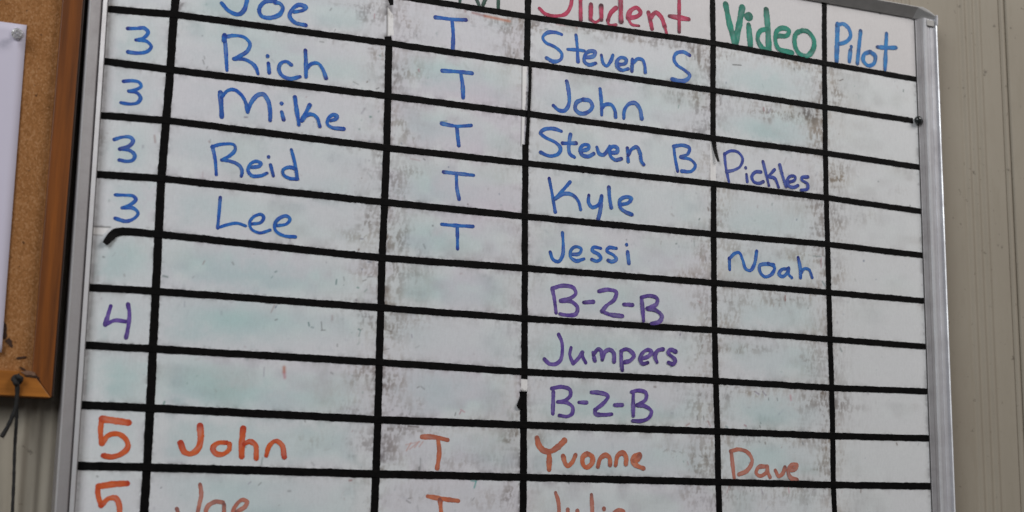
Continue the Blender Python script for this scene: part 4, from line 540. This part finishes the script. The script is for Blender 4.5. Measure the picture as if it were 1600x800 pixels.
def tape(pts, width, h0, thick=0.28, lift=None, widths=None, seed=0, jag=.22, step=2.2, name='tape_strip', label=None, straight=False):
    """a strip of vinyl tape: pts in board mm, h0 its underside above the board, lift(t) curls it away"""
    if straight:
        path = []
        for a, b in zip(pts[:-1], pts[1:]):
            a = Vector(a); b = Vector(b); n = max(1, int((b - a).length / step))
            path += [a.lerp(b, i / n) for i in range(n)]
        path.append(Vector(pts[-1]))
    else: path = smooth_path(pts, step)
    n = len(path); bm = bmesh.new(); rings = []; L = 0
    for i, p in enumerate(path):
        q0 = path[max(0, i - 1)]; q1 = path[min(n - 1, i + 1)]
        d = (q1 - q0).normalized(); nn = Vector((-d.y, d.x)); t = i / (n - 1)
        if i: L += (p - path[i - 1]).length
        w = width if widths is None else np.interp(t, [x[0] for x in widths], [x[1] for x in widths])
        def nick(s):
            v = vnoise(L * .55, seed + s) * jag + vnoise(L * .09, seed + s + 5) * jag * .9
            k = vnoise(L * .30, seed + s + 9)
            return v + (max(0, k - .80) * 2.2 if jag > .1 else 0)
        a = p + nn * (w / 2 + nick(1)); b = p - nn * (w / 2 + nick(2))
        e = 0
        if i in (0, n - 1): e = 0
        h = h0 + (lift(t) if lift else 0) + vnoise(L * .05, seed + 3) * .03
        rings.append([bm.verts.new((v.x * MM, -(h + dh) * MM, v.y * MM)) for v, dh in ((a, 0), (a, thick * .7), (a.lerp(b, .06), thick), (a.lerp(b, .94), thick), (b, thick * .7), (b, 0))])
    for r0, r1 in zip(rings[:-1], rings[1:]):
        for k in range(6): bm.faces.new((r0[k], r0[(k + 1) % 6], r1[(k + 1) % 6], r1[k]))
    bm.faces.new(rings[0]); bm.faces.new(rings[-1][::-1])
    bmesh.ops.recalc_face_normals(bm, faces=bm.faces)
    o = local(mesh_obj(name, bm, M_TAPE, board))
    if label: o['label'] = label
    return o

HW, VW = 5.7, 6.3
HWS = [5.9, 6.1, 6.3, 6.2, 6.3, 6.3, 6.2, 6.3, 6.6, 6.7]
for r, pts in enumerate(HORIZONTAL_TAPES):
    if r == 5:
        curl = MARKS['h5curl'][::-1]
        full = curl[:-1] + pts; nfull = 6 / 75
        tape(full, HW, .34, lift=lambda t: 3.2 * max(0, (.020 - t) / .020) ** 1.5, widths=[(0, 4.6), (.004, 6.2), (.010, 7.2), (.018, 7.2), (.03, 6.4), (1, 6.2)], seed=r, label='tape strip with its left end torn loose and curling down', step=1.6)
    else: tape(pts, HWS[r], .34, seed=r, straight=True)
tape([(-402, -500), (471, -500)], HW, .34, seed=33)
def ext(v, z=-523): 
    (xa, za), (xb, zb) = v[-2], v[-1]
    return v + [(xb + (xb - xa) * (z - zb) / (zb - za) * .5, z)]
tape([(VERTICAL_TAPES[1][0][0], 66)] + VERTICAL_TAPES[1][1:-1] + [ext(VERTICAL_TAPES[1])[-1]], 7.2, .02, seed=41, straight=True)
tape(ext(VERTICAL_TAPES[2]), 6.9, .02, seed=42, straight=True)
x2 = MARKS['v2top'][1][0]
tape([(x2, 66)] + MARKS['v2top'][1:], 6.2, .02, seed=43, widths=[(0, 6.2), (.93, 6.0), (1, 3.0)], straight=True)
tape([(MARKS['v3top'][1][0], 66)] + MARKS['v3top'][1:], 6.8, .02, seed=44, straight=True)
tape(MARKS['v3thin'], 3.2, .02, seed=45, lift=lambda t: .9 * math.sin(t * 3.1), thick=.9, widths=[(0, 3.4), (.5, 2.6), (.8, 3.4), (1, 4.2)], label='tape strip twisted onto its edge')
tape(MARKS['v3mid'], 6.6, .02, seed=46, straight=True)
tape(ext(VERTICAL_TAPES[3]), 7.0, .02, seed=47, straight=True)
tape([(MARKS['v4top'][1][0], 66)] + MARKS['v4top'][1:], 6.4, .02, seed=48, straight=True)
tape(MARKS['v4tail'], 5.0, .7, seed=49, lift=lambda t: 3.0 * t * t, widths=[(0, 6.0), (.5, 4.6), (1, 2.4)], label='loose tapering end of a torn tape strip')
tape(ext(VERTICAL_TAPES[4]), 6.7, .02, seed=50, straight=True)
tape(ext(VERTICAL_TAPES[5]), 6.4, .02, seed=51, straight=True)
bm = bmesh.new()                                       # folded flap beside the restarted strip
fp = MARKS['flap3']; top = [bm.verts.new((x * MM, -(.9 + 1.6 * (k > 1 and k < 4)) * MM, z * MM)) for k, (x, z) in enumerate(fp)]
f = bm.faces.new(top); r_ = bmesh.ops.extrude_face_region(bm, geom=[f])
for v in [g for g in r_['geom'] if isinstance(g, bmesh.types.BMVert)]: v.co.y += .0007
bmesh.ops.recalc_face_normals(bm, faces=bm.faces)
o = local(mesh_obj('tape_flap', bm, M_TAPE, board)); o['label'] = 'crumpled corner of torn black tape'
# ragged fibres where the centre strip restarts
bm = bmesh.new(); (fx0, fz0) = VERTICAL_TAPES[3][0]
for k in range(7):
    x = fx0 - 3 + k * 1.0; hgt = 2.0 + 2.6 * random.random()
    vs = [bm.verts.new(((x + dx) * MM, -y * MM, (fz0 + dz) * MM)) for dx, y, dz in ((0, .3, -1), (.9, .3, -1), (.45 + random.uniform(-.5, .5), .9, hgt), (.45, .02, -1))]
    for t in ((0, 1, 2), (1, 3, 2), (3, 0, 2), (0, 3, 1)): bm.faces.new([vs[i] for i in t])
o = local(mesh_obj('frayed_tape_end', bm, M_TAPE, board))

INK_H = .80
def ink_strokes(name, strokes, mat, seed):
    bm = bmesh.new(); lay = bm.verts.layers.float_color.new('ink')
    for si, (w, pts) in enumerate(strokes):
        path = smooth_path(pts, .75); n = len(path); L = 0
        tot = sum((path[i] - path[i - 1]).length for i in range(1, n))
        h = .10 + .05 * (si % 12)
        rings = []
        NS = 8
        wash = .5 + .5 * vnoise(si * 3.3, seed)
        # round caps: extend with half discs
        def ring(p, nn, hw, pool, L):
            out = []
            for j in range(NS + 1):
                s = -1 + 2 * j / NS
                ex = 1 + .07 * vnoise(L * .8, seed + si * 7 + (1 if s > 0 else 2)) if abs(s) == 1 else 1
                q = p + nn * hw * s * ex
                v = bm.verts.new((q.x * MM, -(h + L * .0035) * MM, q.y * MM))
                edge_ = abs(s) ** 2
                dry = max(0, (1 - edge_) * (.02 + .15 * max(0, vnoise(L * .16 + s * 1.3, seed + si))) * (1 - pool)) * (.6 + .8 * wash)
                pk = min(1, pool * .75 + edge_ * .22 * (.5 + .5 * vnoise(L * .4, seed + 17)) + .50 * max(0, vnoise(L * .13, seed + 21 + si)))
                v[lay] = (pk, dry, 0, 1); out.append(v)
            return out
        for i, p in enumerate(path):
            q0 = path[max(0, i - 1)]; q1 = path[min(n - 1, i + 1)]
            d = (q1 - q0); d = d.normalized() if d.length > 1e-6 else Vector((0, -1)); nn = Vector((-d.y, d.x))
            if i: L += (p - path[i - 1]).length
            hw = w / 2 * 1.14 * (1 + .17 * vnoise(L * .14, seed + si) + .04 * vnoise(L * .9, seed + si + 50))
            ends = max(math.exp(-L / 1.4), math.exp(-(tot - L) / 1.4) * .9) if tot > .6 else .5
            pool = ends * (.35 + .65 * max(0, vnoise(seed * 1.7 + si * 2.3 + (0 if L < tot / 2 else 9), 4) * .5 + .5))
            if i == 0:
                for a in (80, 55, 30): rings.append(ring(p - d * hw * math.sin(math.radians(a)), nn, hw * math.cos(math.radians(a)), pool, L - 1))
            rings.append(ring(p, nn, hw, pool, L))
            if i == n - 1:
                for a in (30, 55, 80): rings.append(ring(p + d * hw * math.sin(math.radians(a)), nn, hw * math.cos(math.radians(a)), pool, L + 1))
        for a, b in zip(rings[:-1], rings[1:]):
            for j in range(NS): bm.faces.new((a[j], a[j + 1], b[j + 1], b[j]))
    return local(mesh_obj(name, bm, mat, board))
KIND = {'number': 'handwritten_number', 'word': 'handwritten_word', 'letter': 'handwritten_letter', 'header_word': 'header_word', 'header_letter': 'header_letter'}
for k, (kind, colour, strokes) in enumerate(WRITING):
    o = ink_strokes(KIND[kind], strokes, INK[colour], k * 13 + 3)
    o['label'] = INK_LABEL[colour] + ' marker ' + {'number': 'numeral', 'word': 'handwriting', 'letter': 'capital letter', 'header_word': 'column heading', 'header_letter': 'column heading letter'}[kind]

# black round-headed pin at the end of a tape line
px_, pz_ = MARKS['pin'][0]
pin = thing('push_pin', 'small round black pin at the right end of a tape line on the whiteboard', 'pin', (px_ * MM, 0, pz_ * MM))
bm = bmesh.new(); bmesh.ops.create_uvsphere(bm, u_segments=24, v_segments=16, radius=.0046, matrix=Matrix.Translation((0, -.0042, 0)) @ Matrix.Diagonal((1, .85, 1, 1)))
mesh_obj('pin_head', bm, M_BLACK, pin, True)
bm = bmesh.new(); bmesh.ops.create_cone(bm, cap_ends=True, segments=16, radius1=.0022, radius2=.0014, depth=.0030, matrix=Matrix.Translation((0, -.0014, 0)) @ Matrix.Rotation(math.pi / 2, 4, 'X'))
mesh_obj('pin_collar', bm, M_BLACK, pin, True)

# ------------------------------------------------------------------ cork notice board, hung a little askew
TILT = math.radians(0.55)
cork = thing('cork_board', 'oak framed cork notice board hanging left of the whiteboard', 'notice board', (-.4268, 0, -.3952))
cork.rotation_euler = (0, TILT, 0)
CW, CH, FR, FB = 620.0, 900.0, 16.6, 20.5        # local: x from -CW to 0, z from 0 to CH, mm
def prism(name, quad, y0, y1, mat, parent, bevel=.0004):
    """quad: list of (x,z) in mm, extruded from depth y0 (front, negative) to y1"""
    bm = bmesh.new()
    a = [bm.verts.new((x * MM, y0 * MM, z * MM)) for x, z in quad]; b = [bm.verts.new((x * MM, y1 * MM, z * MM)) for x, z in quad]
    n = len(quad); bm.faces.new(a); bm.faces.new(b[::-1])
    for k in range(n): bm.faces.new((a[k], b[k], b[(k + 1) % n], a[(k + 1) % n]))
    bmesh.ops.recalc_face_normals(bm, faces=bm.faces)
    if bevel: bmesh.ops.bevel(bm, geom=list(bm.edges), offset=bevel, segments=2, affect='EDGES', profile=.5)
    return mesh_obj(name, bm, mat, parent)
g = .25
prism('frame_rail', [(0, 0), (0, CH), (-FR, CH - FB), (-FR, FB)], -12, 10, M_OAK, cork)
r_ = prism('frame_rail', [(-g * 2, -.0), (-FR - g, FB - g), (-CW + FR + g, FB - g), (-CW + g * 2, 0)], -12.1, 9.8, M_OAK_H, cork); r_['label'] = 'lighter honey coloured bottom rail of the oak frame'
prism('frame_rail', [(-CW, 0), (-CW + FR, FB), (-CW + FR, CH - FB), (-CW, CH)], -12, 10, M_OAK, cork)
prism('frame_rail', [(-g * 2, CH), (-CW + g * 2, CH), (-CW + FR + g, CH - FB + g), (-FR - g, CH - FB + g)], -12.1, 9.8, M_OAK_H, cork)
prism('gap_shade_strip', [(.1, 1.0), (1.9, 1.0), (1.9, CH - 1), (.1, CH - 1)], -9.6, 11.5, M_EDGE, cork, .0004)  # strip added to darken the shaded gap beside the whiteboard
bm = bmesh.new()
X0, X1, Z0, Z1 = -CW + FR - 2, -FR + 2, FB - 2, CH - FB + 2
nxx, nzz = 110, 150; grid = []
for j in range(nzz + 1):
    grid.append([])
    for i in range(nxx + 1):
        x = X1 - (X1 - X0) * (i / nxx) ** 1.6; z = Z0 + (Z1 - Z0) * (j / nzz) ** 1.4
        grid[-1].append(bm.verts.new((x * MM, (-6 + .18 * vnoise(x * .21, j % 7) + .18 * vnoise(z * .23, i % 5)) * MM, z * MM)))
for j in range(nzz):
    for i in range(nxx): bm.faces.new((grid[j][i], grid[j][i + 1], grid[j + 1][i + 1], grid[j + 1][i]))
bmesh.ops.recalc_face_normals(bm, faces=bm.faces)
mesh_obj('cork_panel', bm, M_CORK, cork, True)
prism('backing_panel', [(X0, Z0), (X1, Z0), (X1, Z1), (X0, Z1)], -4, 9, M_EDGE, cork, 0)
# torn cork and splinters near the bottom corner: irregular dark pits and a lifted sliver
def blob(name, cx, cz, rx, rz, y0, y1, mat, seed, ang=0, n=14):
    pts = []
    for k in range(n):
        a = 2 * math.pi * k / n; r = 1 + .35 * vnoise(k * 1.3, seed)
        x, z = rx * r * math.cos(a), rz * r * math.sin(a)
        pts.append((cx + x * math.cos(ang) - z * math.sin(ang), cz + x * math.sin(ang) + z * math.cos(ang)))
    return prism(name, pts, y0, y1, mat, cork, 0)
blob('torn_patch', -25.5, 32.0, 4.2, 1.0, -6.9, -5.6, M_DARK, 3, .18)
blob('torn_patch', -36.0, 44.0, 2.2, 4.5, -6.7, -5.6, M_DARK, 5, .5)
blob('torn_patch', -40.0, 52.0, 1.5, 7.0, -6.5, -5.6, M_DARK, 8, .1)
blob('torn_patch', -23.5, 22.5, 3.5, .9, -6.9, -5.6, M_DARK, 9, -.5)
blob('splinter', -19.2, 19.0, 6.0, 1.7, -13.2, -11.5, M_CHIP, 12, -.12)
blob('splinter', -17.0, 16.2, 6.0, .55, -12.7, -11.5, M_DARK, 14, -.05)
blob('splinter', -12.2, 16.0, 5.0, .35, -12.6, -11.5, M_DARK, 15, -.9)
#@CORKPITS@

# sheet of paper pinned to the cork
paper = thing('paper_sheet', 'blank pale sheet of paper pinned to the cork notice board', 'paper', (-.4680, -.0065, -.3600))
paper.rotation_euler = (0, math.radians(.1), 0)
bm = bmesh.new(); rows = []
for j in range(41):
    z = 280 * j / 40; rows.append([])
    for i in range(31):
        x = -216 * i / 30
        y = -.5 - 1.2 * math.exp(-((i / 30) / .22) ** 2) * math.sin(math.pi * j / 40) - 3.5 * math.exp(-j / 5) * math.exp(-i / 8) + .25 * vnoise(j * .2 + i * .1, 2)
        rows[-1].append((x * MM, y * MM, z * MM))
A = [[bm.verts.new(p) for p in r] for r in rows]; B = [[bm.verts.new((p[0], p[1] + .0002, p[2])) for p in r] for r in rows]
for j in range(40):
    for i in range(30):
        bm.faces.new((A[j][i], A[j][i + 1], A[j + 1][i + 1], A[j + 1][i])); bm.faces.new((B[j][i], B[j + 1][i], B[j + 1][i + 1], B[j][i + 1]))
for j in range(40):
    for i in (0, 30): bm.faces.new((A[j][i], A[j + 1][i], B[j + 1][i], B[j][i]))
for i in range(30):
    for j in (0, 40): bm.faces.new((A[j][i], A[j][i + 1], B[j][i + 1], B[j][i]))
bmesh.ops.recalc_face_normals(bm, faces=bm.faces)
mesh_obj('sheet', bm, M_PAPER, paper, True)

def lathe(name, prof, mat, parent, seg=32):
    bm = bmesh.new(); rings = []
    for r, d in prof:
        rings.append([bm.verts.new((r * MM * math.cos(2 * math.pi * k / seg), -d * MM, r * MM * math.sin(2 * math.pi * k / seg))) for k in range(seg)])
    for a, b in zip(rings[:-1], rings[1:]):
        for k in range(seg): bm.faces.new((a[k], a[(k + 1) % seg], b[(k + 1) % seg], b[k]))
    bm.faces.new(rings[0]); bm.faces.new(rings[-1][::-1])
    bmesh.ops.recalc_face_normals(bm, faces=bm.faces)
    return mesh_obj(name, bm, mat, parent, True)
tack = thing('push_pin', 'clear plastic push pin through the top corner of the paper sheet', 'pin', (-.4740, -.0072, -.0895))
tack.rotation_euler = (math.radians(12), 0, math.radians(-8))
lathe('pin_head', [(4.6, .6), (5.0, .9), (5.0, 1.9), (4.4, 2.4), (2.8, 3.0), (2.3, 4.5), (2.2, 7.0), (2.5, 8.2), (3.9, 9.0), (4.5, 9.6), (4.5, 10.8), (3.9, 11.2), (1.4, 11.3)], M_CLEAR, tack)
lathe('needle', [(.5, -4), (.55, 0), (.55, 8), (.3, 10)], M_STEEL, tack, 12)

# ------------------------------------------------------------------ knotted black cord hanging from the cork board's corner
cord = thing('cord', 'knotted black cord hanging from the bottom corner of the cork board', 'cord', (-.4546, -.0150, -.3830))
def tube(name, pts, r, mat, parent, seg=10, step=1.2, taper=None):
    P3 = [Vector(p) for p in pts]; Q = smooth_path([(p.x, p.z) for p in P3], step) if False else None
    path = []
    E = [P3[0] * 2 - P3[1]] + P3 + [P3[-1] * 2 - P3[-2]]
    for i in range(1, len(E) - 2):
        a, b, c, d = E[i - 1:i + 3]; n = max(2, int((c - b).length / step))
        for k in range(n):
            t = k / n
            path.append(.5 * ((2 * b) + (c - a) * t + (2 * a - 5 * b + 4 * c - d) * t * t + (3 * b - a - 3 * c + d) * t ** 3))
    path.append(P3[-1])
    bm = bmesh.new(); rings = []; nrm = Vector((0, -1, 0))
    for i, p in enumerate(path):
        d = (path[min(i + 1, len(path) - 1)] - path[max(0, i - 1)]).normalized()
        nrm = (nrm - d * nrm.dot(d)).normalized(); bn = d.cross(nrm)
        rr = r * (1 + .12 * vnoise(i * .6, 3))
        rings.append([bm.verts.new((p + (nrm * math.cos(2 * math.pi * k / seg) + bn * math.sin(2 * math.pi * k / seg)) * rr) * MM) for k in range(seg)])
    for a, b in zip(rings[:-1], rings[1:]):
        for k in range(seg): bm.faces.new((a[k], a[(k + 1) % seg], b[(k + 1) % seg], b[k]))
    bm.faces.new(rings[0]); bm.faces.new(rings[-1][::-1])
    bmesh.ops.recalc_face_normals(bm, faces=bm.faces)
    return mesh_obj(name, bm, mat, parent, True)
tube('strand', [(0, -1, 1), (1.2, 0, -5), (1.4, 1, -10), (1.4, 5, -13), (2.6, 12, -30), (3.0, 14, -54), (4.2, 16, -80), (5.0, 17, -105), (5.4, 17, -125), (5.0, 17, -150)], 1.35, M_CORD, cord)
tube('loose_end', [(0, -1, 0), (.4, 0, -8), (.9, 1, -15), (.2, 2, -23), (-3.2, 3, -34), (-6.2, 4, -41), (-8.2, 4, -45)], 1.75, M_CORD, cord)
tube('strand', [(0, 2, 2), (.8, 2, 4), (1.2, 4, 6.5)], .8, M_CORD, cord)
tube('knot', [(2.6 * math.cos(a) * (1 + .3 * math.sin(3 * a)), -1.0 - 2.0 * math.sin(2 * a), 2.9 * math.sin(a) * (1 + .2 * math.cos(3 * a)) + .5) for a in [i * 2 * math.pi / 11 for i in range(24)]], 1.9, M_CORD, cord, step=1.0)
tube('cord_tip', [(-7.7, 4, -44.0), (-8.6, 4, -45.6)], 2.0, M_CORD, cord)
